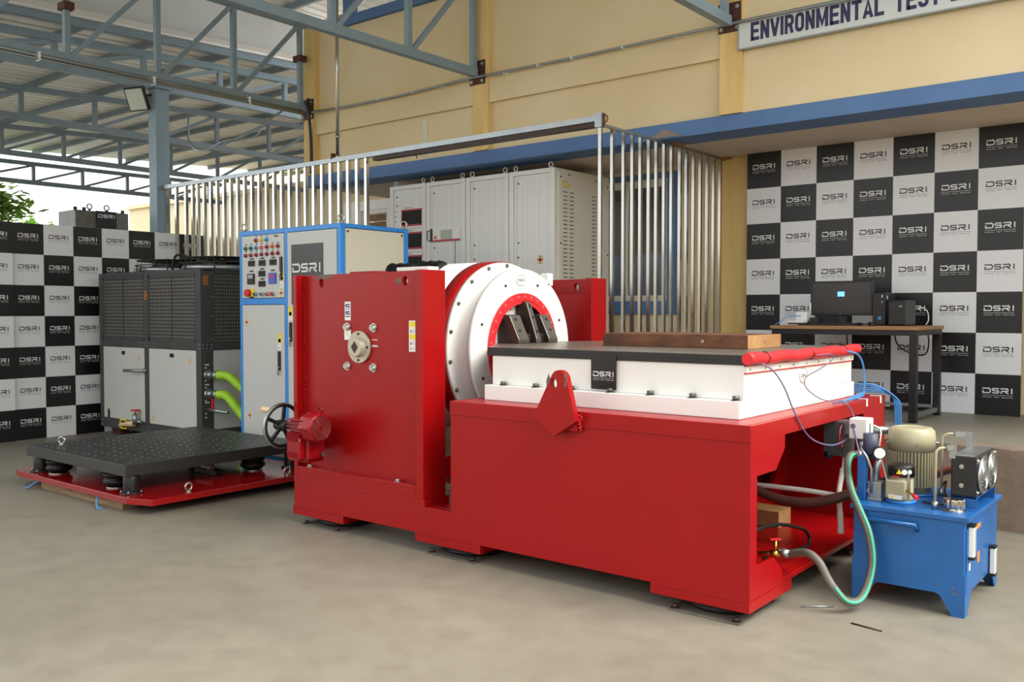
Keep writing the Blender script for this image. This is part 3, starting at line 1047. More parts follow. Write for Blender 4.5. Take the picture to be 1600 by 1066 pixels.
# labels on the upright
def sticker(name, x, z, w, h, y, parent, m, label, rows=()):
    mb = MB().box(x - w / 2, x + w / 2, y - .001, y, z - h / 2, z + h / 2)
    mats = [m]
    for i, (rx0, rx1, rz0, rz1, rm) in enumerate(rows):
        mats.append(rm)
        mb.mi = i + 1
        mb.box(x - w / 2 + rx0 * w, x - w / 2 + rx1 * w, y - .0014, y - .001, z - h / 2 + rz0 * h, z - h / 2 + rz1 * h)
    return obj(name, mb, mats, parent, label=label)


bl = 'b_sticker'
sticker('sticker', -4.430, 1.402, .055, .118, 3.83, up, 'w_sticker', 'white and blue bar label',
        [(.12, .45, .70, .88, bl), (.5, .88, .80, .88, bl), (.5, .88, .68, .76, bl), (.12, .88, .58, .62, bl), (.12, .45, .32, .50, bl), (.5, .88, .42, .50, bl), (.5, .88, .30, .38, bl), (.12, .88, .18, .24, bl)])
sticker('sticker', -4.432, 1.252, .062, .064, 3.83, up, 'w_sticker', 'square white tape patch', [(.3, .7, .5, .54, 'galv')])
sticker('sticker', -3.852, 1.253, .062, .185, 3.83, up, 'w_sticker', 'tall white label with yellow warning bands',
        [(.06, .94, .80, .96, 'y_sticker'), (.06, .94, .40, .56, 'y_sticker'), (.2, .35, .62, .68, bl), (.4, .9, .62, .64, 'galv'), (.4, .9, .68, .70, 'galv'),
         (.2, .35, .22, .30, bl), (.4, .9, .24, .26, 'galv'), (.4, .9, .30, .32, 'galv'), (.2, .32, .07, .12, bl), (.4, .9, .08, .10, 'galv')])
sc = MB()
for z, w in ((1.275, .02), (1.225, .05), (1.19, .045), (1.184, .055)):
    sc.box(-4.205, -4.205 + w, 3.8292, 3.8302, z - .002, z + .002)
obj('index_marks', sc, 'w_sticker', up, kind='stuff')

# round shaker body between the uprights, axis along X
ZC = 1.16
AX = (1, 0, 0)
body = MB().lathe([(0, .0), (0, .50), (.03, .572), (.88, .572), (.88, .0)], (-4.90, YCN, ZC), AX, 64)
sh = obj('shaker_drum', body, 'white', vm, label='white cylindrical shaker body')
obj('red_collar', MB().lathe([(0, .574), (.118, .574), (.118, .40), (0, .40)], (-4.02, YCN, ZC), AX, 64, closed=True), 'red', sh)
obj('front_flange', MB().lathe([(0, .40), (0, .566), (.022, .566), (.028, .560), (.028, .524), (.05, .505), (.10, .498), (.14, .505), (.150, .515), (.150, .40)], (-3.90, YCN - .005, ZC), AX, 64, closed=True), 'white', sh)
fp = MB().lathe([(0, .355), (0, .520), (.026, .520), (.030, .516), (.030, .355)], (-3.75, YCN - .005, ZC), AX, 64, closed=True)
face = obj('front_ring', fp, 'white', sh)
obj('red_ring', MB().lathe([(0, .29), (0, .36), (.012, .36), (.012, .318), (.004, .312), (.004, .29)], (-3.7195, YCN - .005, ZC), AX, 56, closed=True), 'red_rubber', sh)
obj('armature', MB().lathe([(0, .0), (0, .292), (.02, .292), (.02, 0)], (-3.79, YCN - .005, ZC), AX, 48), 'white', sh)
FB = MB().lathe([(0, .014), (.003, .014), (.003, .010), (.012, .009), (.012, .005), (.005, .005)], (0, 0, 0), (0, 0, 1), 12).mesh('flange_bolt', M['grey_steel'])
FRD = MB().lathe([(0, .006), (.003, .005), (.003, .0025), (.001, .0025)], (0, 0, 0), (0, 0, 1), 8).mesh('small_screw', M['hub_steel'])
for k in range(18):
    a = R(8 + 20 * k)
    inst('flange_bolt', FB, sh, (-3.872, YCN - .005 + .545 * math.cos(a), ZC + .545 * math.sin(a)), RIGHT)
FS = MB().lathe([(0, .010), (.002, .010), (.002, .007), (.008, .006), (.008, .003), (.003, .003)], (0, 0, 0), (0, 0, 1), 10).mesh('screw', M['dark_steel'])
for k in range(8):
    a = R(24 + 45 * k)
    inst('screw', FS, face, (-3.72, YCN - .005 + .442 * math.cos(a), ZC + .442 * math.sin(a)), RIGHT)
FR = MB().lathe([(0, .007), (.004, .006), (.004, .003), (.001, .003)], (0, 0, 0), (0, 0, 1), 8).mesh('small_screw', M['hub_steel'])
for k in range(30):
    a = R(5 + 12 * k)
    inst('small_screw', FRD, sh, (-3.7075, YCN - .005 + .340 * math.cos(a), ZC + .340 * math.sin(a)), RIGHT)
for k in range(12):
    a = R(15 + 30 * k)
    inst('small_screw', FR, sh, (-3.769, YCN - .005 + .262 * math.cos(a), ZC + .262 * math.sin(a)), RIGHT)
# oval maker's badge on the ring
bd = MB()
bd.prism([(4.695 + .052 * math.cos(2 * PI * k / 24), 1.604 + .036 * math.sin(2 * PI * k / 24)) for k in range(24)], 'x', -3.7199, -3.7185)
bd_o = obj('oval_badge', bd, 'white_pl', sh)
obj('badge_rim', MB().tube([(-3.7185, 4.695 + .052 * math.cos(2 * PI * k / 28), 1.604 + .036 * math.sin(2 * PI * k / 28)) for k in range(28)], .0016, 5, closed=True), 'galv', bd_o)
lmb = logo_mesh('logo', .075, M['logo_black'], False)
inst('logo', lmb, bd_o, (-3.7178, 4.695, 1.597), (0, 0, PI / 2))
# lifting lug on the ring's far side and hoses on top
obj('lifting_block', MB().box(-3.78, -3.72, 4.99, 5.05, 1.575, 1.66), 'white', sh, bevel=.004)
obj('air_duct', MB().lathe([(0, .10), (.02, .11), (.06, .10), (.08, .11), (.12, .10), (.14, .11), (.18, .10)], (-4.70, 4.45, 1.63), (.75, .35, 0), 20), 'rubber', sh)
obj('air_duct', MB().lathe([(0, .10), (.02, .11), (.06, .10), (.08, .11), (.12, .10), (.14, .11), (.18, .10)], (-4.45, 4.50, 1.64), (.8, .3, 0), 20), 'rubber', sh)
obj('duct_stub', MB().box(-4.70, -4.45, 4.08, 4.2, 1.55, 1.665), 'red', sh, bevel=.004)
obj('cable_trunk', MB().box(-4.06, -3.79, 3.90, 3.99, 1.645, 1.668), 'white_pl', up, bevel=.003)

# slip table
st = obj('slip_base', MB().box(-3.388, -1.83, 3.941, 5.52, ZT, .982).box(-3.37, -1.83, 3.991, 5.47, .982, 1.148), 'white', vm, bevel=.004, label='white slip table base')
HB2 = hexbolt_mesh('hold_down_bolt', .016, .022, 'grey_steel')
for x in (-3.27, -3.04, -2.80, -2.555, -2.32, -2.085, -1.86):
    inst('hold_down_bolt', HB2, st, (x, 3.966, .982))
    inst('hold_down_bolt', HB2, st, (x, 5.495, .982))
tp = MB().prism([(-3.40, 3.985), (-1.80, 3.985), (-1.80, 5.46), (-3.40, 5.46), (-3.74, 4.99), (-3.74, 4.45)], 'z', 1.1475, 1.195)
tp.mi = 0
tpo = obj('slip_plate', tp, ['table', 'black'], vm, bevel=.003, label='dark metal slip plate with black edge')
for p in tpo.data.polygons:
    p.material_index = 0 if abs(p.normal.z) > .9 else 1
obj('edge_lip', MB().box(-3.40, -1.83, 3.978, 3.985, 1.150, 1.170), 'black_pl', tpo)
# drive bracket: three fins
def fin(y0, y1, poly, cut=None):
    mb = MB().prism(poly, 'y', y0, y1)
    o = obj('drive_fin', mb, ['grey_steel', 'dark_steel'], vm, bevel=.006, label='grey cast drive fin')
    for p in o.data.polygons:
        p.material_index = 1 if abs(p.normal.y) > .9 else 0
    return o


f1 = fin(4.51, 4.62, [(-3.765, 1.195), (-3.59, 1.195), (-3.59, 1.221), (-3.667, 1.374), (-3.70, 1.38), (-3.765, 1.375)])
f2 = fin(4.695, 4.745, [(-3.765, 1.195), (-3.59, 1.195), (-3.59, 1.221), (-3.675, 1.458), (-3.70, 1.466), (-3.765, 1.46)])
f3 = fin(4.83, 4.93, [(-3.765, 1.195), (-3.59, 1.195), (-3.59, 1.221), (-3.667, 1.374), (-3.70, 1.38), (-3.765, 1.375)])
obj('drive_saddle', MB().box(-3.765, -3.635, 4.60, 4.70, 1.195, 1.255).box(-3.765, -3.635, 4.74, 4.84, 1.195, 1.255).lathe([(0, .075), (.06, .075)], (-3.769, 4.66, 1.30), AX, 24), 'dark_steel', vm, bevel=.008)
DB = MB().cyl((0, 0, 0), (0, 0, .006), .009, 10).mesh('screw', M['black_pl'])
for fo, y, pts in ((f1, 4.555, ((-3.653, 1.348), (-3.617, 1.276))), (f2, 4.72, ((-3.667, 1.436), (-3.640, 1.361), (-3.607, 1.270))), (f3, 4.88, ((-3.653, 1.348), (-3.617, 1.276)))):
    for x, z in pts:
        inst('screw', DB, fo, (x - .002, y, z), (0, R(63), 0))
# red vinyl bellows rolled along the table end, held by a white strip
rl = MB()
pts = [(-1.80 + rnd.uniform(-.002, .002), 3.955 + 1.515 * i / 40, 1.178 + .004 * math.sin(i * .7) + rnd.uniform(-.001, .001)) for i in range(41)]
rl.tube(pts, .028, 14)
ro = obj('bellows_roll', rl, 'red_rubber', vm)
dr = MB()
nn = 60
for i in range(nn + 1):
    y = 3.968 + 1.49 * i / nn
    w = .004 * math.sin(i * 1.35) + .002 * math.sin(i * 3.1)
    dr.v += [(-1.795 + w * .3, y, 1.172), (-1.796 + w + .004, y + .010, 1.160), (-1.804 + w * .5, y + .016, 1.150), (-1.818, y, 1.1405)]
for i in range(nn):
    for k in range(3):
        a = i * 4 + k
        dr.face((a, a + 1, a + 5, a + 4), True)
obj('bellows_skirt', dr, 'red_rubber', ro)
for y in (4.15, 4.72, 5.23):
    obj('tie_cord', MB().torus((-1.80, y, 1.178), (0, 1, .08), .0290, .0022, 18, 5), 'black_pl', ro)
obj('skirt_edge', MB().box(-1.83, -1.823, 3.99, 5.46, 1.106, 1.112), 'red_rubber', ro)
sp = obj('clamp_strip', MB().box(-1.83, -1.819, 3.993, 5.468, 1.112, 1.140), 'white', vm, bevel=.001)
for i in range(9):
    inst('small_screw', FR, sp, (-1.819, 4.03 + i * .175, 1.127), RIGHT)
bd2 = MB()
bd2.prism([(4.716 + .055 * math.cos(2 * PI * k / 24), 1.061 + .040 * math.sin(2 * PI * k / 24)) for k in range(24)], 'x', -1.83, -1.8285)
b2 = obj('oval_badge', bd2, 'white_pl', vm)
obj('badge_rim', MB().tube([(-1.8285, 4.716 + .055 * math.cos(2 * PI * k / 28), 1.061 + .040 * math.sin(2 * PI * k / 28)) for k in range(28)], .0016, 5, closed=True), 'galv', b2)
inst('logo', lmb, b2, (-1.8278, 4.716, 1.053), (0, 0, PI / 2))
# black cloth tag with logo over the front edge
ct = MB().box(-2.678, -2.525, 3.972, 3.977, .995, 1.172)
cto = obj('cloth_tag', ct, 'black_pl', vm, label='black cloth tag with white logo')
inst('logo', logo_mesh('logo', .128, M['logo_white']), cto, (-2.601, 3.9712, 1.062))
# lifting lug welded to the front
lug = [(-2.701 + dx, z) for dx, z in ((-.148, .866), (-.030, .772), (-.018, .770), (.112, .850), (.114, .862))]
top = [(-2.690 + .052 * math.cos(R(a)), 1.050 + .055 * math.sin(R(a))) for a in range(8, 173, 15)]
hl = [(-2.722 + .020 * math.cos(2 * PI * k / 16), 1.036 + .026 * math.sin(2 * PI * k / 16)) for k in range(16)]
lo = obj('lifting_lug', MB().prism(lug + top, 'y', 3.70, 3.735, [hl]), 'red', vm, bevel=.003)
obj('lug_spacer', MB().box(-2.80, -2.60, 3.735, YF - .004, .80, .88), 'red', lo)
wb = MB()
for k in range(26):
    a = k / 25
    wb.lathe([(0, .008), (.006, .006), (.009, 0)], (-2.596, 3.738 + rnd.uniform(0, .028), .80 + .085 * a), (1, rnd.uniform(-.5, .5), rnd.uniform(-.5, .5)), 6)
obj('weld_bead', wb, 'red', lo, kind='stuff')
obj('chipped_patch', MB().prism([(-2.662, 1.098), (-2.648, 1.06), (-2.655, 1.03), (-2.642, 1.02), (-2.634, 1.06), (-2.645, 1.09)], 'y', 3.6988, 3.7002)
    , 'chip', lo)
obj('chipped_patch', MB().prism([(-2.752, 1.085), (-2.742, 1.062), (-2.752, 1.03), (-2.765, 1.02), (-2.766, 1.05)], 'y', 3.6988, 3.7002), 'chip', lo)

# geared turning motor with hand wheel on the front upright
gm = MB()
gm.box(-4.645, -4.53, 3.53, 3.70, .53, .735)
gm.box(-4.80, -4.66, 3.66, 3.829, .50, .72)
gm.box(-4.70, -4.60, 3.62, 3.70, .52, .70)
gear = obj('gear_motor', gm, 'red_dark', vm, bevel=.02, label='dark red geared motor')
fn = MB()
for i in range(4):
    fn.box(-4.65, -4.508, 3.512, 3.70, .660 + i * .022, .668 + i * .022)
for i in range(7):
    fn.box(-4.635 + i * .017, -4.627 + i * .017, 3.507, 3.535, .596, .652)
for i in range(7):
    fn.box(-4.635 + i * .017, -4.627 + i * .017, 3.507, 3.535, .495, .535)
obj('cooling_fins', fn, 'red_dark', gear, bevel=.003, kind='stuff')
obj('gear_cover', MB().prism([(-4.64, .49), (-4.62, .475), (-4.54, .475), (-4.52, .49), (-4.515, .60), (-4.53, .63), (-4.63, .63), (-4.645, .60)], 'y', 3.512, 3.56), 'red_dark', gear, bevel=.008)
obj('gear_foot', MB().box(-4.64, -4.53, 3.58, 3.72, .455, .56).box(-4.56, -4.50, 3.56, 3.70, .48, .64), 'red_dark', gear, bevel=.012)
mot = MB().lathe([(0, .08), (.02, .100), (.110, .098), (.124, .086), (.126, .0)], (-4.548, 3.605, .683), AX, 8)
mo = obj('fan_cowl', mot, 'red_dark', gear, bevel=.004)
fg = MB()
for r in (.018, .032, .046, .060, .074):
    fg.torus((-4.421, 3.605, .683), AX, r, .0035, 28, 5)
fg.bar((-4.421, 3.545, .633), (-4.421, 3.665, .733), .006, .006)
fg.bar((-4.421, 3.545, .733), (-4.421, 3.665, .633), .006, .006)
obj('fan_grille', fg, 'red_dark', mo)
obj('fan_opening', MB().cyl((-4.4225, 3.605, .683), (-4.4212, 3.605, .683), .076, 28), 'rust_plate', mo)
obj('cable_gland', MB().cyl((-4.50, 3.67, .51), (-4.465, 3.66, .51), .014, 10), 'rust_plate', gear)
obj('lifting_eye', MB().torus((-4.47, 3.64, .79), (0, 1, 0), .018, .006, 14, 6), 'red_dark', gear)
# hand wheel
wx, wy, wz, wr = -4.975, 3.73, .643, .140
hw = MB().lathe([(-.06, .030), (-.03, .038), (.03, .038), (.05, .026)], (wx, wy, wz), AX, 20)
hwo = obj('hand_wheel', hw, 'black', vm, label='black five-spoke hand wheel with worn bright rim')
obj('wheel_rim', MB().torus((wx, wy, wz), AX, wr, .0135, 44, 10), 'galv', hwo)
obj('rim_grip', MB().torus((wx + .004, wy, wz), AX, wr - .003, .0125, 44, 10), 'black', hwo)
for k in range(5):
    a = R(-8 + 72 * k + 90)
    d = Vector((0, math.cos(a), math.sin(a)))
    c0 = Vector((wx, wy, wz))
    obj('spoke', MB().bar(c0 + d * .032, c0 + d * (wr - .008), .024, .018, up=AX), 'black', hwo, bevel=.004)
obj('wheel_shaft', MB().cyl((wx + .03, wy, wz), (-4.64, wy, wz), .015, 12), 'steel', hwo)
hp = Vector((wx, wy + math.cos(R(128)) * (wr - .004), wz + math.sin(R(128)) * (wr - .004)))
obj('crank_handle', MB().lathe([(0, .010), (.012, .016), (.05, .019), (.09, .020), (.105, .014), (.108, 0)], hp, (-1, -.0, .03), 14), 'handle_wood', hwo, label='pale wooden crank handle')

# rusty block lying on the slip plate
t = thing('steel_block', 'long flat rusty steel block lying on the dark slip plate', 'block', (-2.55, 4.82, 1.195))
bo = obj('block_body', MB().box(-3.016, -2.09, 4.60, 5.046, 1.1955, 1.271), ['rust', 'rust_pale_lit'], t, bevel=.003)
for p in bo.data.polygons:
    p.material_index = 1 if p.normal.x > .9 else 0  # right end coloured paler to paint in the light falling on it
obj('bolt_hole', MB().torus((-2.36, 4.599, 1.232), (0, 1, 0), .007, .003, 12, 6).torus((-2.088, 4.82, 1.235), (1, 0, 0), .008, .002, 12, 6), 'steel', t)

# ------------------------------------------------------------------ vibration isolation table
t = thing('isolation_table', 'low black perforated table on air springs over a red base plate', 'table', (-6.86, 3.98, 0.02))
x0, x1, y0, y1 = -7.80, -5.80, 3.19, 4.83
zb0, zb1, zt0, zt1 = .068, .112, .243, .326
ch = .115
poly = [(x0 + ch, y0), (x1 - .20, y0), (x1, y0 + .075), (x1, y1 - ch), (x1 - ch, y1), (x0 + ch, y1), (x0, y1 - ch), (x0, y0 + .02)]
bp = obj('base_plate', MB().prism(poly, 'z', zb0, zb1), 'red_mirror', t, bevel=.003, label='glossy red base plate')
tx0, tx1, ty0, ty1 = -7.63, -6.075, 3.225, 4.77
tpp = obj('table_plate', MB().box(tx0, tx1, ty0, ty1, zt0, zt1), 'plate', t, bevel=.003, label='black perforated top plate')
ins = MB()
for i in range(15):
    for j in range(15):
        cx, cy = tx0 + .08 + i * (tx1 - tx0 - .16) / 14, ty0 + .08 + j * (ty1 - ty0 - .16) / 14
        if rnd.random() < .8:
            ins.cyl((cx, cy, zt1 - .002), (cx, cy, zt1 + .001), .0065, 8)
obj('thread_inserts', ins, 'galv', tpp, kind='stuff')
for (cx, cy) in ((tx0 + .07, ty0 + .08), (tx1 - .07, ty0 + .08), (tx0 + .07, ty1 - .08), (tx1 - .07, ty1 - .08)):
    pl = obj('support_post', MB().cyl((cx, cy, zb1), (cx, cy, zt0 - .012), .055, 24), 'black', t, bevel=.002)
    obj('post_flange', MB().cyl((cx, cy, zb1), (cx, cy, zb1 + .010), .078, 24), 'black', pl)
    obj('post_stud', MB().cyl((cx, cy, zt0 - .012), (cx, cy, zt0), .030, 16).cyl((cx, cy, zt0 - .016), (cx, cy, zt0 - .010), .053, 20), 'steel', pl)
    for k in range(4):
        a = PI / 4 + k * PI / 2
        inst('bolt', HB, pl, (cx + .068 * math.cos(a), cy + .068 * math.sin(a), zb1 + .010), scale=(.6, .6, .6))
for (cx, cy) in ((tx0 + .28, ty0 + .13), (tx1 - .36, ty0 + .13), (tx0 + .28, ty1 - .16), (tx1 - .20, ty1 - .36)):
    sp_ = obj('air_spring', MB().lathe([(0, .055), (.010, .075), (.028, .098), (.046, .100), (.058, .088), (.064, .085), (.070, .088), (.084, .100), (.100, .098), (.114, .072)], (cx, cy, zb1 + .008), (0, 0, 1), 32), 'rubber', t)
    obj('spring_plate', MB().cyl((cx, cy, zb1), (cx, cy, zb1 + .008), .078, 28).cyl((cx, cy, zt0 - .010), (cx, cy, zt0), .062, 28), 'steel', sp_)
EB = eyebolt_mesh('lifting_eye', .026, .008)
inst('lifting_eye', EB, t, (-7.40, 3.40, zt1), (0, 0, .6))
inst('lifting_eye', EB, t, (-5.86, 3.58, zb1), (0, 0, 1.55))
inst('lifting_eye', EB, t, (-5.85, 4.43, zb1), (0, 0, 1.55))
pb = obj('pneumatic_block', MB().box(-6.55, -6.25, 4.05, 4.12, zb1, .155), 'black_pl', t, bevel=.004)
obj('pneumatic_valve', MB().cyl((-6.5, 4.05, .175), (-6.3, 4.05, .175), .022, 10), 'galv', pb)
t = thing('timber_block', 'weathered timber beam under the front edge of the red base plate', 'timber', (-6.75, 3.30, 0))
obj('timber_body', MB().box(-7.40, -6.14, 3.235, 3.36, 0.0005, .067), 'wood', t, bevel=.004)
t = thing('timber_block', 'weathered timber beam under the rear of the red base plate', 'timber', (-6.75, 4.68, 0))
obj('timber_body', MB().box(-7.40, -6.14, 4.62, 4.74, 0.0005, .067), 'wood', t, bevel=.004)
tag(obj('air_tube', MB().tube(curve_pts([(-7.38, 3.20, .066), (-7.40, 3.17, .045), (-7.44, 3.15, .012), (-7.52, 3.16, .006)]), .006, 6), 'air'),
    'short blue air tube poking out under the left part of the red base plate', 'tube')
tag(obj('air_tube', MB().tube(curve_pts([(-6.42, 3.20, .066), (-6.38, 3.17, .045), (-6.33, 3.15, .010), (-6.27, 3.155, .006)]), .006, 6), 'air'),
    'short blue air tube poking out near the chamfered front corner of the red base plate', 'tube')

# ------------------------------------------------------------------ chiller
t = thing('water_chiller', 'graphite water chiller with mesh grilles above and pale grey doors below', 'chiller', (-9.12, 5.6, 0))
cx0, cx1, cy0, cy1, H = -10.14, -8.10, 5.10, 6.10, 1.825
fr = MB()
for xa, xb in ((cx0, cx0 + .07), (-9.175, -9.095), (cx1 - .09, cx1)):
    fr.box(xa, xb, cy0, cy0 + .05, .10, H - .001)
fr.box(cx1 - .05, cx1, cy0 + .05, cy0 + .14, .10, H - .001)
fr.box(cx1 - .05, cx1, cy1 - .09, cy1, .10, H - .001)
fr.box(cx0, cx0 + .05, cy1 - .09, cy1, .10, H - .001)
for za, zb in ((.10, .205), (1.01, 1.085), (H - .045, H)):
    fr.box(cx0 + .001, cx1 - .001, cy0 + .002, cy0 + .04, za, zb)
    fr.box(cx1 - .04, cx1 - .002, cy0 + .1, cy1 - .001, za, zb)
fr.box(cx0, cx1, cy0 + .04, cy1, H - .02, H - .002)
fr.box(cx0, cx1, cy1 - .02, cy1, .1, H - .02)
fr.box(cx0, cx0 + .02, cy0 + .05, cy1, .1, H - .02)
obj('chiller_frame', fr, 'chill_dark', t, bevel=.003)
for i, (a, b) in enumerate(((cx0 + .07, -9.175), (-9.095, cx1 - .09))):
    g = MB()
    n_ = 22
    for k in range(n_ + 1):
        xx = a + .02 + (b - a - .04) * k / n_
        g.box(xx - .010, xx + .010, cy0 + .012, cy0 + .016, 1.10, H - .06)
    for k in range(19):
        zz = 1.10 + (H - .06 - 1.10) * k / 18
        g.box(a + .01, b - .01, cy0 + .010, cy0 + .0118, zz - .0095, zz + .0095)
    go = obj('mesh_grille', g, 'chill_wire', t, kind='stuff')
    obj('coil', MB().box(a, b, cy0 + .06, cy0 + .10, 1.09, H - .05), 'coil', go)
    gf = MB()
    for q in ((a, a + .022, 1.085, H - .045), (b - .022, b, 1.085, H - .045), ((a + b) / 2 - .006, (a + b) / 2 + .006, 1.12, H - .07)):
        gf.box(q[0], q[1], cy0 + .006, cy0 + .0098, q[2], q[3])
    gf.box(a, b, cy0 + .006, cy0 + .0098, 1.085, 1.12).box(a, b, cy0 + .006, cy0 + .0098, H - .07, H - .045)
    obj('grille_frame', gf, 'chill_dark', go)
    d = obj('panel_door', MB().box(a + .004, b - .004, cy0 + .006, cy0 + .03, .208, 1.006), 'cab_grey', t, bevel=.002, label='pale grey lower door')
    xm = (a + b) / 2
    obj('door_latch', MB().box(xm - .035, xm + .035, cy0 + .002, cy0 + .006, .925, .965), 'black_pl', d)
    for (ox, oz) in ((b - .12, .90), (b - .12, .30) if i == 0 else (a + .08, .27)):
        obj('sticker', MB().box(ox - .012, ox + .012, cy0 + .0045, cy0 + .0058, oz - .038, oz + .038).box(ox - .03, ox + .03, cy0 + .0046, cy0 + .0058, oz - .014, oz + .014), 'faint', d, label='faded orange mark')
# side with grille and plate
g = MB()
for k in range(26):
    yy = cy0 + .16 + k * .030
    g.box(cx1 - .016, cx1 - .012, yy - .007, yy + .007, 1.10, H - .06)
for k in range(19):
    zz = 1.10 + (H - .06 - 1.10) * k / 18
    g.box(cx1 - .0118, cx1 - .010, cy0 + .15, cy1 - .1, zz - .0095, zz + .0095)
go = obj('mesh_grille', g, 'chill_wire', t, kind='stuff')
obj('coil', MB().box(cx1 - .10, cx1 - .06, cy0 + .14, cy1 - .09, 1.09, H - .05), 'coil', go)
so = obj('side_panel', MB().box(cx1 - .03, cx1 - .004, cy0 + .142, cy1 - .092, .208, 1.006), 'cab_grey', t, bevel=.002)
obj('sticker', MB().box(cx1 - .004, cx1 - .0028, 5.60, 5.66, .66, .74), 'o_sticker', so, label='orange mark')
obj('sticker', MB().box(cx1, cx1 + .001, 5.13, 5.19, 1.66, 1.76), 'o_dark', t, label='orange mark on corner post')
obj('sticker', MB().box(-9.165, -9.105, cy0 - .001, cy0, 1.52, 1.62), 'o_dark', t, label='orange mark on middle post')
rv = MB()
for z in (1.03, 1.065):
    for x in (cx0 + .03, -9.6, -9.55, -9.27, -9.22, -9.16, -9.11, -9.03, -8.98, -8.6, -8.55, -8.15, -8.12):
        rv.cyl((x, cy0 - .003, z), (x, cy0 + .003, z), .007, 8)
    for y in (5.12, 5.17, 5.22):
        rv.cyl((cx1 - .003, y, z), (cx1 + .003, y, z), .007, 8)
for x in (cx0 + .03, cx0 + .07, -9.72, -9.2, -9.12, -8.12):
    for z in (.125, .175):
        rv.cyl((x, cy0 - .003, z), (x, cy0 + .003, z), .008, 8)
for z in (1.78, 1.55, 1.35, 1.12):
    rv.cyl((cx1 - .003, 5.23, z), (cx1 + .003, 5.23, z), .007, 8)
obj('rivets', rv, 'steel', t, kind='stuff')
ft = MB()
for x in (cx0 + .18, -9.13, cx1 - .18):
    for y in (cy0 + .14, cy1 - .14):
        o = obj('chiller_foot', MB().box(x - .10, x + .10, y - .05, y + .05, .012, .10), 'rust_plate', t)
        obj('foot_pad', MB().box(x - .12, x + .12, y - .06, y + .06, 0, .012), 'steel', o)
y_ = MB()
for q in ((-9.70, -9.565, .198, .212), (-9.70, -9.565, .105, .12), (-9.70, -9.682, .12, .198), (-9.583, -9.565, .12, .198)):
    y_.box(q[0], q[1], cy0 - .006, cy0 + .001, q[2], q[3])
ys_ = obj('fork_pocket', y_, 'y_sticker', t, label='yellow framed lifting pocket')
obj('pocket_hole', MB().box(-9.682, -9.583, cy0 - .001, cy0 + .0012, .12, .198), 'black_pl', ys_)
obj('cable_hole', MB().prism([(-9.985, .208), (-9.935, .208)] + [(-9.96 + .025 * math.cos(R(a)), .27 + .04 * math.sin(R(a))) for a in range(0, 181, 30)], 'y', cy0 + .0035, cy0 + .0056), 'black_pl', t)
# valves and connectors
vb = obj('gate_valve', MB().cyl((-9.29, cy0 - .05, .19), (-9.29, cy0 - .05, .30), .028, 12).cyl((-9.29, cy0 + .0, .22), (-9.29, cy0 - .05, .22), .022, 10).cyl((-9.29, cy0 - .05, .22), (-9.16, cy0 - .05, .22), .018, 10).cyl((-9.29, cy0 - .05, .30), (-9.29, cy0 - .05, .335), .010, 8), 'galv', t)
obj('valve_wheel', MB().torus((-9.29, cy0 - .05, .338), (0, 0, 1), .042, .008, 16, 6).bar((-9.33, cy0 - .05, .338), (-9.25, cy0 - .05, .338), .01, .008), 'knob_red', vb)
obj('drain_hose', MB().tube(curve_pts([(-9.31, cy0 - .05, .19), (-9.40, cy0 - .07, .185), (-9.50, cy0 - .08, .170), (-9.585, cy0 - .06, .155)]), [.03] * 11 + [.022] * 20, 10), 'handle_wood', vb)
obj('pipe_stub', MB().cyl((-9.42, cy0 - .10, .763), (-9.14, cy0 - .02, .768), .017, 10).cyl((-9.14, cy0 - .03, .768), (-9.14, cy0 + .01, .768), .02, 10), 'galv', t)
for z in (.765, .575):
    c_ = obj('hose_connector', MB().lathe([(0, .05), (.03, .05), (.03, .034), (.10, .034), (.10, .042), (.14, .042)], (cx1, 5.165, z), (1, .25, 0), 16), 'galv', t)
tpv = obj('tap_valve', MB().cyl((cx1, 5.16, .42), (cx1 + .28, 5.22, .40), .018, 10), 'galv', t)
obj('tap_lever', MB().box(cx1 + .08, cx1 + .10, 5.16, 5.18, .43, .53), 'knob_red', tpv)
lb = MB()
for z in (.86, .83, .70, .66, .63, .50, .48, .37, .33):
    lb.box(cx1, cx1 + .001, 5.14, 5.14 + (.05 if z in (.86, .66, .48) else .02), z, z + .012)
obj('valve_labels', lb, 'w_sticker', t, kind='stuff')
# fan guards on top
for fx in (-9.33, -8.45):
    fy = 5.60
    gd = MB()
    for r in (.10, .17, .24, .31, .38, .43):
        gd.torus((fx, fy, 1.955), (0, 0, 1), r, .005, 36, 5)
    for k in range(8):
        a = PI / 4 * k
        gd.tube([(fx + .06 * math.cos(a), fy + .06 * math.sin(a), 1.96), (fx + .43 * math.cos(a), fy + .43 * math.sin(a), 1.96), (fx + .45 * math.cos(a), fy + .45 * math.sin(a), 1.83)], .006, 6)
    gd.torus((fx, fy, 1.90), (0, 0, 1), .445, .006, 36, 5)
    go = obj('fan_guard', gd, 'black', t, label='black wire fan guard')
    obj('fan_ring', MB().lathe([(0, .40), (0, .415), (.05, .415), (.05, .40)], (fx, fy, H), (0, 0, 1), 36, closed=True), 'galv', go)
    fb = MB().cyl((fx, fy, 1.87), (fx, fy, 1.945), .08, 20)
    for k in range(4):
        a = PI / 2 * k + .4
        d = Vector((math.cos(a), math.sin(a), 0))
        c0 = Vector((fx, fy, 1.90))
        fb.bar(c0 + d * .07, c0 + d * .37, .16, .008, up=(0.35 * -math.sin(a), .35 * math.cos(a), 1))
    obj('fan_rotor', fb, 'black_pl', go)
obj('top_cable', MB().tube(curve_pts([(-8.95, 5.3, 1.83), (-8.92, 5.32, 1.98), (-8.82, 5.34, 2.0), (-8.70, 5.36, 1.95), (-8.66, 5.4, 1.83)]), .012, 8), 'rubber', t)

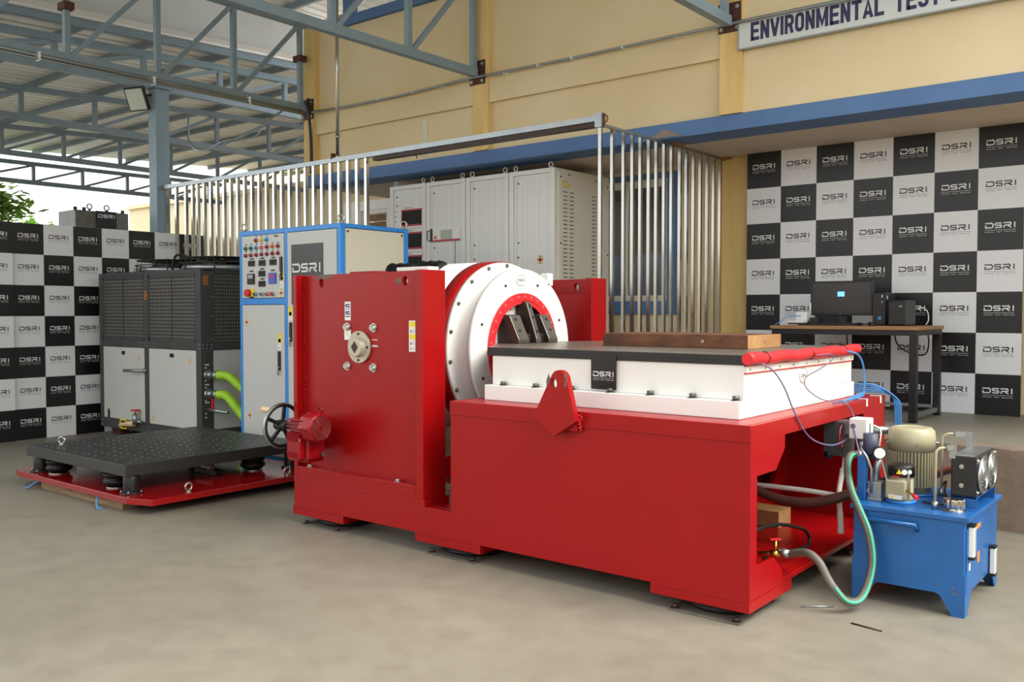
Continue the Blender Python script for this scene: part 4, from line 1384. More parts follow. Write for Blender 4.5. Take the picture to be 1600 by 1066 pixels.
# green hoses from chiller to control cabinet
hz = lambda pts, r: MB().tube(curve_pts(pts), r, 14)
tag(obj('green_hose', hz([(cx1 + .13, 5.20, .765), (cx1 + .26, 5.24, .755), (cx1 + .40, 5.30, .64), (cx1 + .52, 5.40, .50), (cx1 + .66, 5.52, .36), (cx1 + .78, 5.6, .20), (cx1 + .95, 5.7, .05), (cx1 + 1.15, 5.85, .045)], .042), 'lime'),
    'lime green ribbed hose from the upper connector of the graphite chiller', 'hose')
tag(obj('green_hose', hz([(cx1 + .13, 5.20, .575), (cx1 + .24, 5.23, .56), (cx1 + .36, 5.27, .44), (cx1 + .48, 5.33, .29), (cx1 + .60, 5.40, .16), (cx1 + .72, 5.48, .05), (cx1 + .95, 5.56, .045)], .044), 'lime'),
    'lime green ribbed hose from the lower connector of the graphite chiller', 'hose')

# ------------------------------------------------------------------ blue framed control cabinet
t = thing('control_cabinet', 'blue-framed control cabinet with pale panels, coloured lamps and meters', 'cabinet', (-6.6, 5.4, 0))
ax0, ax1, ay0, ay1, AH = -7.31, -5.885, 5.015, 5.80, 2.137
fr = MB()
fw = .045
for x in (ax0, -6.62 - fw / 2 + .005, ax1 - fw):
    fr.box(x, x + fw, ay0, ay0 + .05, .01, AH - .002)
for x in (ax0, ax1 - fw):
    fr.box(x, x + fw, ay1 - .05, ay1, .01, AH - .002)
fr.box(ax0 + .001, ax1 - .001, ay0 + .001, ay0 + .05, AH - .042, AH).box(ax0 + .001, ax1 - .001, ay1 - .05, ay1 - .001, AH - .04, AH)
fr.box(ax0 + .001, ax0 + .045, ay0 + .05, ay1 - .05, AH - .04, AH).box(ax1 - .045, ax1 - .001, ay0 + .05, ay1 - .05, AH - .035, AH)
fr.box(ax0 + .001, -6.62, ay0 + .001, ay0 + .05, 1.462, 1.518)
fr.box(ax0 + .001, ax1 - .001, ay0 + .001, ay1 - .001, .01, .09)
obj('cabinet_frame', fr, 'cab_blue', t, bevel=.004)
obj('top_panel', MB().box(ax0 + .01, ax1 - .01, ay0 + .01, ay1 - .01, AH - .012, AH - .004), 'cab_grey', t)
obj('rear_panel', MB().box(ax0 + .01, ax1 - .01, ay1 - .02, ay1 - .008, .09, AH - .03).box(ax0 + .005, ax0 + .015, ay0 + .05, ay1 - .05, .09, AH - .04), 'cab_grey', t)
sd = obj('side_panel', MB().box(ax1 - .012, ax1 - .003, ay0 + .055, ay1 - .055, .095, AH - .040), 'cab_cream', t, bevel=.002)
for y, z in ((ay0 + .08, AH - .065), (ay1 - .08, AH - .065)):
    inst('screw', DB, sd, (ax1 - .003, y, z), RIGHT)
pn = obj('control_panel', MB().box(ax0 + .048, -6.642, ay0 - .004, ay0 + .012, 1.522, AH - .046), 'cab_grey', t, bevel=.002)
dl = obj('lower_door', MB().box(ax0 + .048, -6.642, ay0 - .004, ay0 + .012, .095, 1.458), 'cab_grey', t, bevel=.003)
dr_ = obj('tall_door', MB().box(-6.590, ax1 - .050, ay0 - .004, ay0 + .012, .095, AH - .046), 'cab_grey', t, bevel=.003)
yf = ay0 - .004
LM = {}
def lamp(x, z, m):
    if m not in LM:
        mb = MB()
        mb.lathe([(0, .019), (.008, .019), (.008, .015), (.020, .014), (.026, .008), (.027, 0)], (0, 0, 0), (0, 0, 1), 14)
        LM[m] = mb.mesh('indicator_lamp', M[m])
    inst('indicator_lamp', LM[m], pn, (x, yf, z), FRONT, label=m.split('_')[1] + ' indicator lamp')


for x, m in ((-7.043, 'lamp_red'), (-6.963, 'lamp_yellow'), (-6.884, 'lamp_blue')):
    lamp(x, 2.045, m)
for i, m in enumerate(('lamp_green', 'lamp_green', 'lamp_blue', 'lamp_orange', 'lamp_red', 'lamp_orange', 'lamp_red')):
    lamp(-7.200 + .080 * i, 1.975 + .001 * i, m)
for i in range(7):
    lamp(-7.200 + .080 * i, 1.912 + .001 * i, 'lamp_red')
tg = MB()
for i in range(7):
    for z in (2.006, 1.942):
        tg.box(-7.212 + .08 * i, -7.188 + .08 * i, yf - .001, yf, z, z + .010)
for x in (-7.043, -6.963, -6.884):
    tg.box(x - .012, x + .012, yf - .001, yf, 2.074, 2.084)
for x, z in ((-7.113, 1.872), (-6.954, 1.872), (-6.793, 1.874), (-6.957, 1.777), (-6.957, 1.686), (-7.12, 1.760), (-6.80, 1.760), (-6.75, 2.065), (-7.12, 1.522)):
    tg.box(x - .03, x + .03, yf - .001, yf, z, z + .014)
obj('name_plates', tg, 'black_pl', pn, kind='stuff')
for x, z in ((-7.113, 1.838), (-6.954, 1.838), (-6.793, 1.840), (-6.957, 1.742), (-6.957, 1.650)):
    o = obj('panel_meter', MB().box(x - .045, x + .045, yf - .012, yf, z - .026, z + .026), 'black_pl', pn, bevel=.002)
    obj('display', MB().box(x - .034, x + .034, yf - .0132, yf - .012, z - .014, z + .014), 'screen', o)
o = obj('panel_meter', MB().box(-7.17, -7.07, yf - .015, yf, 1.648, 1.745), 'black_pl', pn, bevel=.003)
obj('display', MB().box(-7.155, -7.085, yf - .016, yf - .015, 1.70, 1.735), 'galv', o)
o = obj('panel_meter', MB().box(-6.85, -6.75, yf - .015, yf, 1.648, 1.745), 'blue_dev', pn, bevel=.003, label='blue instrument')
obj('display', MB().box(-6.825, -6.775, yf - .016, yf - .015, 1.705, 1.728), 'knob_red', o)
es = obj('emergency_stop', MB().cyl((-7.145, yf - .012, 1.568), (-7.145, yf - .045, 1.568), .034, 20), 'knob_red', pn, label='red emergency stop mushroom on yellow plate')
obj('stop_plate', MB().box(-7.17, -7.075, yf - .012, yf, 1.535, 1.605), 'y_sticker', es)
for x, m in ((-7.054, 'black_pl'), (-6.963, 'lamp_green'), (-6.882, 'knob_red'), (-6.802, 'knob_red')):
    b_ = obj('push_button', MB().lathe([(0, .020), (.010, .020), (.010, .014), (.022, .014)], (x, yf, 1.556), (0, -1, 0), 16), 'galv', pn)
    obj('button_cap', MB().cyl((x, yf - .022, 1.556), (x, yf - .028, 1.556), .018 if x > -6.83 else .012, 14), m, b_)
def cam_handle(parent, x, z):
    o = obj('swing_handle', MB().box(x - .016, x + .016, yf - .014, yf, z - .085, z + .085), 'black_pl', parent, bevel=.003)
    obj('lock', MB().cyl((x, yf - .014, z - .06), (x, yf - .026, z - .06), .013, 12).box(x - .005, x + .005, yf - .03, yf - .012, z - .13, z - .08), 'steel', o)
cam_handle(pn, -6.676, 1.80)
cam_handle(dl, -6.711, .96)
cam_handle(dr_, -6.545, 1.22)
for pr, x, z in ((pn, -6.675, 1.685), (dl, -6.712, 1.13), (dr_, -6.555, 1.37)):
    sticker('sticker', x, z, .05, .15, yf, pr, 'w_sticker', 'yellow and white warning label', [(0, 1, .42, 1, 'y_sticker'), (.15, .85, .46, .66, 'black_pl'), (.35, .65, .12, .16, 'black_pl')])
for pr, x, z in ((pn, -6.683, 1.562), (dl, -7.20, 1.30), (dl, -7.165, .44)):
    sticker('sticker', x, z, .055, .07, yf, pr, 'cab_cream', 'small orange cross label', [(.38, .62, 0, 1, 'o_sticker'), (0, 1, .38, .62, 'o_sticker')])
ms = obj('monitor_window', MB().box(-6.530, -6.105, yf - .006, yf, 1.46, 1.982), 'smoke', dr_, bevel=.002, label='smoked black screen with white logo')
inst('logo', logo_mesh('logo', .385, M['logo_white'], False), ms, (-6.322, yf - .0068, 1.738))
EB2 = eyebolt_mesh('lifting_eye', .028, .008)
for x in (ax0 + .03, ax1 - .03):
    for y in (ay0 + .03, ay1 - .03):
        inst('lifting_eye', EB2, t, (x, y, AH), (0, 0, .7))

# ------------------------------------------------------------------ row of tall amplifier cabinets on the platform
racks = []
ry = 7.30
spans = ((-7.705, -7.135), (-7.125, -6.545), (-6.535, -5.950), (-5.940, -5.362))
rl_ = ('grey amplifier cabinet with dark red-framed modules, leftmost of the row',
       'grey amplifier cabinet with a small screen unit halfway up its door',
       'plain grey amplifier cabinet without any unit or mark, between two others',
       'grey amplifier cabinet with orange mark and louvred side, at the right end')
EB3 = eyebolt_mesh('lifting_eye', .026, .0065, 'white_pl')
for i, (a, b) in enumerate(spans):
    t = thing('amplifier_cabinet', rl_[i], 'cabinet', ((a + b) / 2, 7.8, ZP), 'amplifier cabinets on the platform')
    zt_ = 2.825
    bd_ = MB().box(a, b, ry + .03, 8.28, ZP + .004, zt_)
    obj('cabinet_body', bd_, 'rack_side', t, bevel=.003)
    fr = MB()
    fr.box(a, a + .055, ry, ry + .03, ZP + .01, zt_).box(b - .045, b, ry, ry + .03, ZP + .01, zt_)
    fr.box(a + .055, b - .045, ry, ry + .03, zt_ - .045, zt_).box(a + .055, b - .045, ry, ry + .03, ZP + .01, ZP + .08)
    obj('door_frame', fr, 'rack_grey', t, bevel=.002)
    obj('gap_strip', MB().box(b, b + .0095, ry + .02, ry + .05, ZP + .01, zt_ - .01), 'black_pl', t) if i < 3 else None
    rp = MB()
    nn = 6
    for k in range(nn):
        xa = a + .10 + (b - .05 - a - .10) * k / nn
        xb = a + .10 + (b - .05 - a - .10) * (k + 1) / nn
        rp.box(xa, xb - .0012, ry + .012, ry + .022, ZP + .09, zt_ - .05)
    rp.box(a + .06, a + .095, ry + .012, ry + .024, ZP + .09, zt_ - .05)
    rp.box(a + .055, b - .045, ry + .022, ry + .026, ZP + .08, zt_ - .045)
    dp = obj('ribbed_panel', rp, 'rack_ribbed', t)
    for z in (2.70, 2.60, 2.10, 1.95, 1.60):
        if i and z == 2.60:
            continue
        inst('screw', DB, dp, (a + .115, ry + .012, z), FRONT)
    for x in (a + .05, b - .08):
        inst('lifting_eye', EB3, t, (x, ry + .05, zt_), (0, 0, rnd.uniform(-.2, .2)))
    if i == 0:
        for z0 in (2.36, 2.10, 1.84, 1.58):
            md = obj('amplifier_module', MB().box(a + .07, b - .048, ry - .004, ry + .012, z0 - .03, z0 + .225), 'rack_grey', t, bevel=.002)
            rf = MB()
            rf.box(a + .20, b - .05, ry - .012, ry - .004, z0, z0 + .018).box(a + .20, b - .05, ry - .012, ry - .004, z0 + .172, z0 + .19)
            rf.box(a + .20, a + .21, ry - .012, ry - .004, z0 + .018, z0 + .172)
            obj('red_frame', rf, 'red_trim', md)
            obj('grille', MB().box(a + .21, b - .056, ry - .008, ry - .004, z0 + .018, z0 + .172), 'screen', md)
            lt = MB()
            for q in range(10):
                lt.box(a + .24 + q * .014, a + .251 + q * .014, ry - .0048, ry - .004, z0 + .203, z0 + .210)
            for q in range(3):
                lt.box(a + .09, a + .105, ry - .0048, ry - .004, z0 + .05 + .06 * q, z0 + .065 + .06 * q)
            obj('module_markings', lt, 'black_pl', md, kind='stuff')
    if i == 1:
        un = obj('screen_unit', MB().box(a + .07, b - .07, ry - .004, ry + .012, 2.165, 2.31), 'rack_grey', t, bevel=.002)
        obj('unit_display', MB().box(-6.901, -6.732, ry - .006, ry - .004, 2.185, 2.288), 'lcd', un)
        obj('red_stripe', MB().box(a + .105, b - .07, ry - .0055, ry - .004, 2.165, 2.185), 'red_trim', un)
        obj('power_switch', MB().box(-6.995, -6.968, ry - .010, ry - .004, 2.195, 2.225), 'knob_red', un)
        obj('unit_handle', MB().box(a + .07, a + .10, ry - .008, ry - .004, 2.165, 2.31).tube([(a + .06, ry - .004, 2.18), (a + .055, ry - .04, 2.185), (a + .055, ry - .04, 2.285), (a + .06, ry - .004, 2.29)], .006, 6), 'black_pl', un)
        obj('thin_wire', MB().tube([(-6.70, ry + .008, 2.165), (-6.702, ry + .008, 1.9), (-6.71, ry + .008, 1.3)], .003, 5), 'black_pl', t)
    if i == 3:
        sticker('sticker', -5.546, 1.919, .075, .085, ry + .0115, t, 'cab_cream', 'orange cross mark', [(.36, .64, 0, 1, 'o_sticker'), (0, 1, .36, .64, 'o_sticker')])
        sp3 = obj('side_panel', MB().box(b, b + .012, ry + .06, 8.03, ZP + .04, zt_ - .03).box(b, b + .012, 8.05, 8.27, ZP + .04, zt_ - .03), 'rack_side', t, bevel=.002)
        lv = MB()
        for ycol in (7.47, 7.58, 7.98):
            for q in range(22):
                z = 2.59 - q * .0405
                lv.box(b + .012, b + .016, ycol - .035, ycol + .03, z, z + .008)
        obj('louvres', lv, 'chill_dark', sp3, kind='stuff')
        sk = MB().box(b + .012, b + .013, 7.405, 7.55, 2.60, 2.72)
        so_ = obj('sticker', sk, 'w_sticker', sp3, label='white label with yellow symbols')
        ym = MB()
        for yy, zz in ((7.42, 2.68), (7.47, 2.68), (7.42, 2.635), (7.47, 2.635), (7.515, 2.655)):
            ym.box(b + .013, b + .0135, yy, yy + .035, zz, zz + .030)
        obj('yellow_symbols', ym, 'y_sticker', so_, kind='stuff')
        for yy, zz in ((7.39, 2.74), (7.53, 2.77), (8.02, 2.76), (8.06, 2.74), (7.39, 2.08), (8.24, 2.72), (8.24, 2.0)):
            inst('screw', DB, sp3, (b + .012, yy, zz), RIGHT)

# ------------------------------------------------------------------ computer desk
t = thing('computer_desk', 'black steel desk with brown-edged top in front of the right banner', 'desk', (-2.55, 7.72, ZP))
dx0, dx1, dy0, dy1, dz = -3.13, -1.955, 7.32, 8.08, 1.283
ft = MB().box(dx0, dx1, dy0, dy1, dz - .028, dz)
obj('desk_top', ft, 'ply', t, bevel=.003)
for x in (dx0 + .01, dx1 - .065):
    for y in (dy0 + .01, dy1 - .07):
        lg = obj('leg', MB().box(x, x + .055, y, y + .055, ZP + .006, dz - .07), 'black', t, bevel=.003)
        obj('foot', MB().box(x, x + .055, y, y + .055, ZP, ZP + .006), 'rubber', lg)
fr = MB()
for y in (dy0 + .01, dy1 - .07):
    fr.box(dx0 + .01, dx1 - .01, y, y + .055, dz - .07, dz - .028)
for x in (dx0 + .01, dx1 - .065):
    fr.box(x, x + .055, dy0 + .065, dy1 - .07, dz - .07, dz - .028)
obj('top_frame', fr, 'black', t, bevel=.002)
for z, y in ((ZP + .06, dy1 - .06), (ZP + .09, dy0 + .02)):
    obj('cross_rail', MB().box(dx0 + .065, dx1 - .065, y, y + .03, z, z + .025), 'galv' if y > 7.8 else 'black', t)
for x in (dx0 + .02, dx1 - .055):
    obj('side_rail', MB().box(x, x + .035, dy0 + .065, dy1 - .07, ZP + .03, ZP + .065), 'galv', t)

zt_ = dz
t = thing('monitor', 'black flat monitor standing on the desk showing a small blue window', 'monitor', (-2.76, 7.85, zt_))
mx0, mx1, my_, mz0, mz1 = -2.985, -2.455, 7.84, 1.365, 1.66
obj('screen_housing', MB().box(mx0, mx1, my_, my_ + .035, mz0, mz1), 'black_pl', t, bevel=.004)
sc_ = obj('display', MB().box(mx0 + .018, mx1 - .018, my_ - .001, my_, mz0 + .025, mz1 - .018), 'smoke', t)
lg = MB()
for i in range(2):
    for j in range(2):
        lg.box(-2.748 + i * .030, -2.720 + i * .030, my_ - .002, my_ - .001, 1.528 + j * .021, 1.548 + j * .021)
obj('blue_window', lg, 'win_logo', sc_, kind='stuff')
obj('round_emblem', MB().torus((-2.72, my_ - .001, mz0 + .012), (0, 1, 0), .006, .0012, 14, 5), 'galv', t)
obj('stand', MB().box(-2.755, -2.685, my_ + .03, my_ + .06, zt_ + .01, 1.46).box(-2.84, -2.60, my_ - .03, my_ + .14, zt_, zt_ + .012), 'black_pl', t, bevel=.004)
t = thing('keyboard', 'black keyboard lying in front of the monitor on the desk', 'keyboard', (-2.72, 7.55, zt_))
obj('keyboard_body', MB().box(-2.95, -2.46, 7.47, 7.62, zt_, zt_ + .016), 'black_pl', t, bevel=.004)
ky = MB()
for i in range(18):
    for j in range(5):
        ky.box(-2.938 + i * .0262, -2.917 + i * .0262, 7.485 + j * .026, 7.506 + j * .026, zt_ + .016, zt_ + .021)
obj('keys', ky, 'black', t, kind='stuff')
t = thing('computer_mouse', 'black mouse right of the keyboard on the desk', 'mouse', (-2.36, 7.55, zt_))
ms_ = MB().lathe([(0, .004), (.01, .022), (.03, .030), (.06, .031), (.09, .026), (.105, .008)], (-2.36, 7.49, zt_ + .010), (0, 1, 0), 14)
mo_ = obj('mouse_body', ms_, 'black_pl', t)
for v in mo_.data.vertices:
    v.co.z = max(0, v.co.z * .75)
obj('scroll_wheel', MB().cyl((-2.364, 7.52, zt_ + .028), (-2.356, 7.52, zt_ + .028), .008, 10), 'galv', t)
t = thing('tower_computer', 'taller black computer tower right of the monitor on the desk', 'computer', (-2.38, 7.86, zt_))
obj('tower_case', MB().box(-2.435, -2.330, 7.78, 8.05, zt_ + .004, 1.555), 'black_pl', t, bevel=.004)
obj('front_bezel', MB().box(-2.433, -2.332, 7.772, 7.78, zt_ + .006, 1.553), 'black', t, bevel=.003)
obj('port', MB().box(-2.362, -2.354, 7.7705, 7.772, 1.515, 1.535), 'w_sticker', t)
obj('port', MB().box(-2.362, -2.354, 7.7705, 7.772, 1.470, 1.485), 'galv', t)
obj('badge', MB().box(-2.390, -2.365, 7.771, 7.772, 1.330, 1.358), 'air', t, label='small blue badge')
obj('side_label', MB().box(-2.330, -2.3285, 7.80, 7.83, 1.50, 1.53), 'w_sticker', t)
obj('rubber_feet', MB().box(-2.43, -2.335, 7.80, 8.03, zt_, zt_ + .004), 'rubber', t)
t = thing('backup_power_unit', 'shorter black backup power unit at the right end of the desk', 'power unit', (-2.21, 7.8, zt_))
obj('unit_case', MB().box(-2.275, -2.145, 7.66, 7.96, zt_ + .003, 1.49), 'black_pl', t, bevel=.008)
fp_ = obj('front_face', MB().box(-2.270, -2.150, 7.653, 7.66, zt_ + .01, 1.482), 'black', t, bevel=.003)
obj('indicator', MB().box(-2.235, -2.225, 7.651, 7.653, 1.437, 1.445), 'lamp_red', fp_)
obj('indicator', MB().box(-2.19, -2.165, 7.651, 7.653, 1.437, 1.445), 'galv', fp_)
obj('base_strip', MB().box(-2.275, -2.145, 7.66, 7.96, zt_, zt_ + .003), 'rubber', t)
t = thing('data_logger', 'small white instrument with antenna at the left end of the desk', 'instrument', (-3.0, 7.6, zt_))
obj('instrument_box', MB().box(-3.06, -2.92, 7.50, 7.60, zt_ + .004, zt_ + .035), 'white_pl', t, bevel=.003)
obj('instrument_box', MB().box(-3.03, -2.93, 7.62, 7.72, zt_ + .03, zt_ + .11), 'white_pl', t, bevel=.003)
obj('instrument_foot', MB().box(-3.04, -2.92, 7.61, 7.73, zt_, zt_ + .03), 'galv', t)
obj('antenna', MB().cyl((-2.93, 7.70, zt_ + .1), (-2.93, 7.70, zt_ + .19), .006, 8), 'white_pl', t)
obj('front_ports', MB().box(-3.05, -2.93, 7.498, 7.50, zt_ + .01, zt_ + .022), 'black_pl', t)
t = thing('small_speaker_box', 'small black box between the white instrument and the monitor', 'box', (-2.89, 7.7, zt_))
obj('box_body', MB().box(-2.91, -2.83, 7.63, 7.73, zt_, zt_ + .065), 'black_pl', t, bevel=.004)
obj('box_front', MB().box(-2.905, -2.835, 7.627, 7.63, zt_ + .005, zt_ + .06), 'black', t)
tag(obj('desk_cable', MB().tube(curve_pts([(-3.12, 7.40, zt_ + .006), (-3.08, 7.42, zt_ + .03), (-3.04, 7.46, zt_ + .07), (-2.98, 7.6, zt_ + .08)]), .004, 6), 'air'), 'thin blue cable to the small white instrument on the desk', 'cable')
tag(obj('desk_cable', MB().tube(curve_pts([(-2.58, 7.72, zt_ + .006), (-2.52, 7.68, zt_ + .02), (-2.44, 7.70, zt_ + .012), (-2.40, 7.62, zt_ + .03), (-2.40, 7.56, zt_ + .02)]), .005, 6), 'black_pl'), 'black cable curling between monitor and tower computer', 'cable')
tag(obj('desk_cable', MB().tube(curve_pts([(-2.30, 7.9, 1.255 - .002), (-2.27, 7.92, 1.12), (-2.16, 7.94, 1.05), (-2.06, 7.94, 1.05), (-2.03, 7.92, 1.15), (-2.04, 7.9, 1.252)]), .006, 6), 'black_pl'), 'black cable looping below the right end of the desk top', 'cable')
tag(obj('desk_cable', MB().tube(curve_pts([(-2.13, 7.95, 1.42), (-2.10, 7.97, 1.43), (-2.06, 7.98, 1.40), (-2.05, 7.98, 1.33), (-2.07, 7.98, zt_ + .006)]), .005, 6), 'w_sticker'), 'pale cable behind the backup power unit', 'cable')
tag(obj('desk_cable', MB().tube(curve_pts([(-2.74, 8.05, 1.252), (-2.735, 8.07, 1.0), (-2.74, 8.08, .8), (-2.74, 8.06, ZP + .008)]), .006, 6), 'black_pl'), 'black cable hanging straight down behind the desk', 'cable')

# ------------------------------------------------------------------ hydraulic power unit
t = thing('hydraulic_unit', 'blue hydraulic tank unit with olive motors and black oil cooler', 'hydraulic unit', (-1.23, 4.8, 0))
hx0, hx1, hy0, hy1 = -1.485, -.985, 4.492, 5.17
tk = MB().box(hx0, hx1, hy0, hy1, .095, .44)
tko = obj('tank', tk, 'hyd_blue', t, bevel=.004)
obj('tank_lid', MB().box(hx0 - .015, hx1 + .018, hy0 - .010, hy1 + .02, .44, .463), 'hyd_blue', t, bevel=.003)
for (lx, ly, sx_, sy_) in ((hx1, hy0, -1, 1), (hx0, hy0, 1, 1), (hx1, hy1, -1, -1), (hx0, hy1, 1, -1)):
    lg_ = MB()
    tp_ = lambda a, b: [(lx, .095 + .02), (lx + sx_ * .115, .095), (lx + sx_ * .045, .004), (lx, .004)]
    pts_ = [(lx, .20), (lx + sx_ * .125, .20), (lx + sx_ * .125, .10), (lx + sx_ * .10, .085), (lx + sx_ * .05, 0), (lx, 0)]
    lg_.prism(pts_, 'y', ly - sy_ * .0015, ly + sy_ * .006)
    pts_ = [(ly, .20), (ly + sy_ * .135, .20), (ly + sy_ * .135, .10), (ly + sy_ * .11, .085), (ly + sy_ * .05, 0), (ly, 0)]
    lg_.prism(pts_, 'x', lx - sx_ * .004, lx + sx_ * .0015)
    obj('leg', lg_, 'hyd_blue', t)
obj('end_cover', MB().box(hx1, hx1 + .006, hy0 + .02, hy0 + .35, .105, .405), 'hyd_blue', tko)
hd = obj('carry_handle', MB().tube([(-1.40, hy0, .392), (-1.40, hy0 - .035, .402), (-1.19, hy0 - .035, .402), (-1.19, hy0, .375)], .011, 10), 'hyd_blue', tko)
for y, z0, z1 in ((4.555, .262, .425), (5.01, .085, .235)):
    gl = obj('level_gauge', MB().box(hx1 + .006, hx1 + .030, y - .022, y + .022, z0 + .012, z1 - .012), 'white_pl', tko, bevel=.003, label='white oil level gauge')
    obj('gauge_cap', MB().box(hx1 + .001, hx1 + .031, y - .024, y + .024, z0, z0 + .012).box(hx1 + .001, hx1 + .031, y - .024, y + .024, z1 - .012, z1), 'black_pl', gl)
    obj('gauge_glass', MB().box(hx1 + .030, hx1 + .032, y - .010, y + .010, z0 + .02, z1 - .02), 'lcd', gl)
for y, z, w, h, m, l in ((4.72, .385, .10, .022, 'o_sticker', 'orange strip label'), (4.735, .235, .045, .05, 'o_sticker', 'orange label'), (4.56, .225, .03, .035, 'w_sticker', 'small white label')):
    obj('sticker', MB().box(hx1 + .0065, hx1 + .0075, y - w / 2, y + w / 2, z - h / 2, z + h / 2), m, tko, label=l)
ck = MB()
for x, z in ((-1.03, .128), (-1.02, .115), (-1.015, .10), (-1.10, .135), (-1.03, .105)):
    ck.cyl((x, hy0 - .0022, z), (x, hy0 - .001, z), rnd.uniform(.004, .007), 7)
obj('paint_chips', ck, 'chip', tko, kind='stuff')
LZ = .463
# large motor
big = MB().lathe([(0, .095), (.03, .095), (.03, .106), (.215, .106), (.215, .115), (.275, .115), (.312, .110), (.328, .096), (.332, .07), (.327, .065), (.327, 0)], (-1.343, 4.945, LZ + .012), (0, 0, 1), 40)
bgo = obj('large_motor', big, 'olive', t, label='large olive electric motor')
fn = MB()
for k in range(44):
    a = 2 * PI * k / 44
    d = Vector((math.cos(a), math.sin(a), 0))
    c0 = Vector((-1.343, 4.945, 0))
    fn.bar(c0 + d * .111 + Vector((0, 0, LZ + .045)), c0 + d * .111 + Vector((0, 0, LZ + .222)), .004, .012, up=d)
obj('motor_fins', fn, 'olive', bgo, kind='stuff')
obj('motor_flange', MB().cyl((-1.343, 4.945, LZ), (-1.343, 4.945, LZ + .012), .125, 40), 'hyd_blue', bgo)
for a in (R(215), R(300), R(20)):
    inst('bolt', HB, bgo, (-1.343 + .115 * math.cos(a), 4.945 + .115 * math.sin(a), LZ + .262), (0, PI / 2, a), scale=(.5, .5, .8))
# small motor pump
smc = (-1.315, 4.675)
sm = MB().lathe([(0, .060), (.020, .060), (.020, .056), (.118, .056), (.118, 0)], (*smc, LZ + .014), (0, 0, 1), 28)
smo = obj('small_motor', sm, 'olive', t, label='small olive motor with terminal box')
obj('motor_flange', MB().cyl((*smc, LZ), (*smc, LZ + .014), .070, 32), 'cab_blue', smo)
obj('fan_cover', MB().lathe([(0, .062), (.05, .062), (.056, .056), (.058, 0)], (*smc, LZ + .130), (0, 0, 1), 28), 'black_pl', smo, label='black fan cover')
tb_ = MB()
c0 = Vector((*smc, LZ + .070))
dv = Vector((-.10, -1, 0)).normalized()
tb_.bar(c0 + dv * .045, c0 + dv * .078, .096, .088)
tbo = obj('terminal_box', tb_, 'olive', smo, bevel=.006)
ls = c0 + dv * .0785
sx_ = dv.cross(Vector((0, 0, 1))).normalized() * -1
st_ = MB()
st_.bar(ls + Vector((0, 0, -.036)) - sx_ * .03, ls + Vector((0, 0, -.036)) + sx_ * .035, .001, .02)
obj('sticker', st_, 'w_sticker', tbo, label='small white warning label')
obj('sticker', MB().bar(ls + Vector((0, 0, -.036)) - sx_ * .02 + dv * .001, ls + Vector((0, 0, -.036)) - sx_ * .006 + dv * .001, .001, .013), 'y_sticker', tbo)
rb = MB()
for a, zz, rr, m in ((R(-62), .156, .013, 'w_sticker'), (R(-38), .156, .011, 'w_sticker')):
    p = Vector((smc[0] + .062 * math.cos(a), smc[1] + .062 * math.sin(a), LZ + zz))
    d = Vector((math.cos(a), math.sin(a), 0))
    obj('round_label', MB().cyl(p, p + d * .0015, rr, 16), m, smo)
p = Vector((smc[0] + .062 * math.cos(R(-84)), smc[1] + .062 * math.sin(R(-84)), LZ + .156))
d = Vector((math.cos(R(-84)), math.sin(R(-84)), 0))
s_ = Vector((-d.y, d.x, 0))
yt = MB()
yt.v += [tuple(p + d * .001 - s_ * .014 + Vector((0, 0, -.010))), tuple(p + d * .001 + s_ * .014 + Vector((0, 0, -.010))), tuple(p + d * .001 + Vector((0, 0, .014)))]
yt.face((0, 1, 2))
obj('warning_triangle', yt, 'y_sticker', smo)
obj('red_mark', MB().bar(p - s_ * .03 + Vector((0, 0, -.022)) + d * .001, p + s_ * .002 + Vector((0, 0, -.024)) + d * .001, .002, .006), 'knob_red', smo)
obj('lever', MB().tube([(smc[0] + .03, smc[1] - .06, LZ + .075), (smc[0] + .075, smc[1] - .09, LZ + .06), (smc[0] + .085, smc[1] - .10, LZ + .057)], .005, 8), 'brass', smo)
obj('lever_knob', MB().tube([(smc[0] + .080, smc[1] - .095, LZ + .058), (smc[0] + .105, smc[1] - .115, LZ + .048)], [.009, .011], 10), 'knob_red', smo)
obj('sight_rod', MB().bar((smc[0] + .045, smc[1] - .040, LZ + .03), (smc[0] + .045, smc[1] - .040, LZ + .15), .012, .012), 'steel', smo)
# filler cap
fc = (-1.062, 4.625)
kn = MB()
kn.lathe([(0, .052), (.004, .052), (.004, .042), (.012, .042)], (*fc, LZ), (0, 0, 1), 28)
kp = [(fc[0] + (.045 + .003 * math.cos(12 * 2 * PI * k / 72)) * math.cos(2 * PI * k / 72), fc[1] + (.045 + .003 * math.cos(12 * 2 * PI * k / 72)) * math.sin(2 * PI * k / 72)) for k in range(72)]
kn.prism(kp, 'z', LZ + .012, LZ + .055)
obj('filler_cap', kn, 'chrome', t, bevel=.003, label='shiny knurled filler cap')
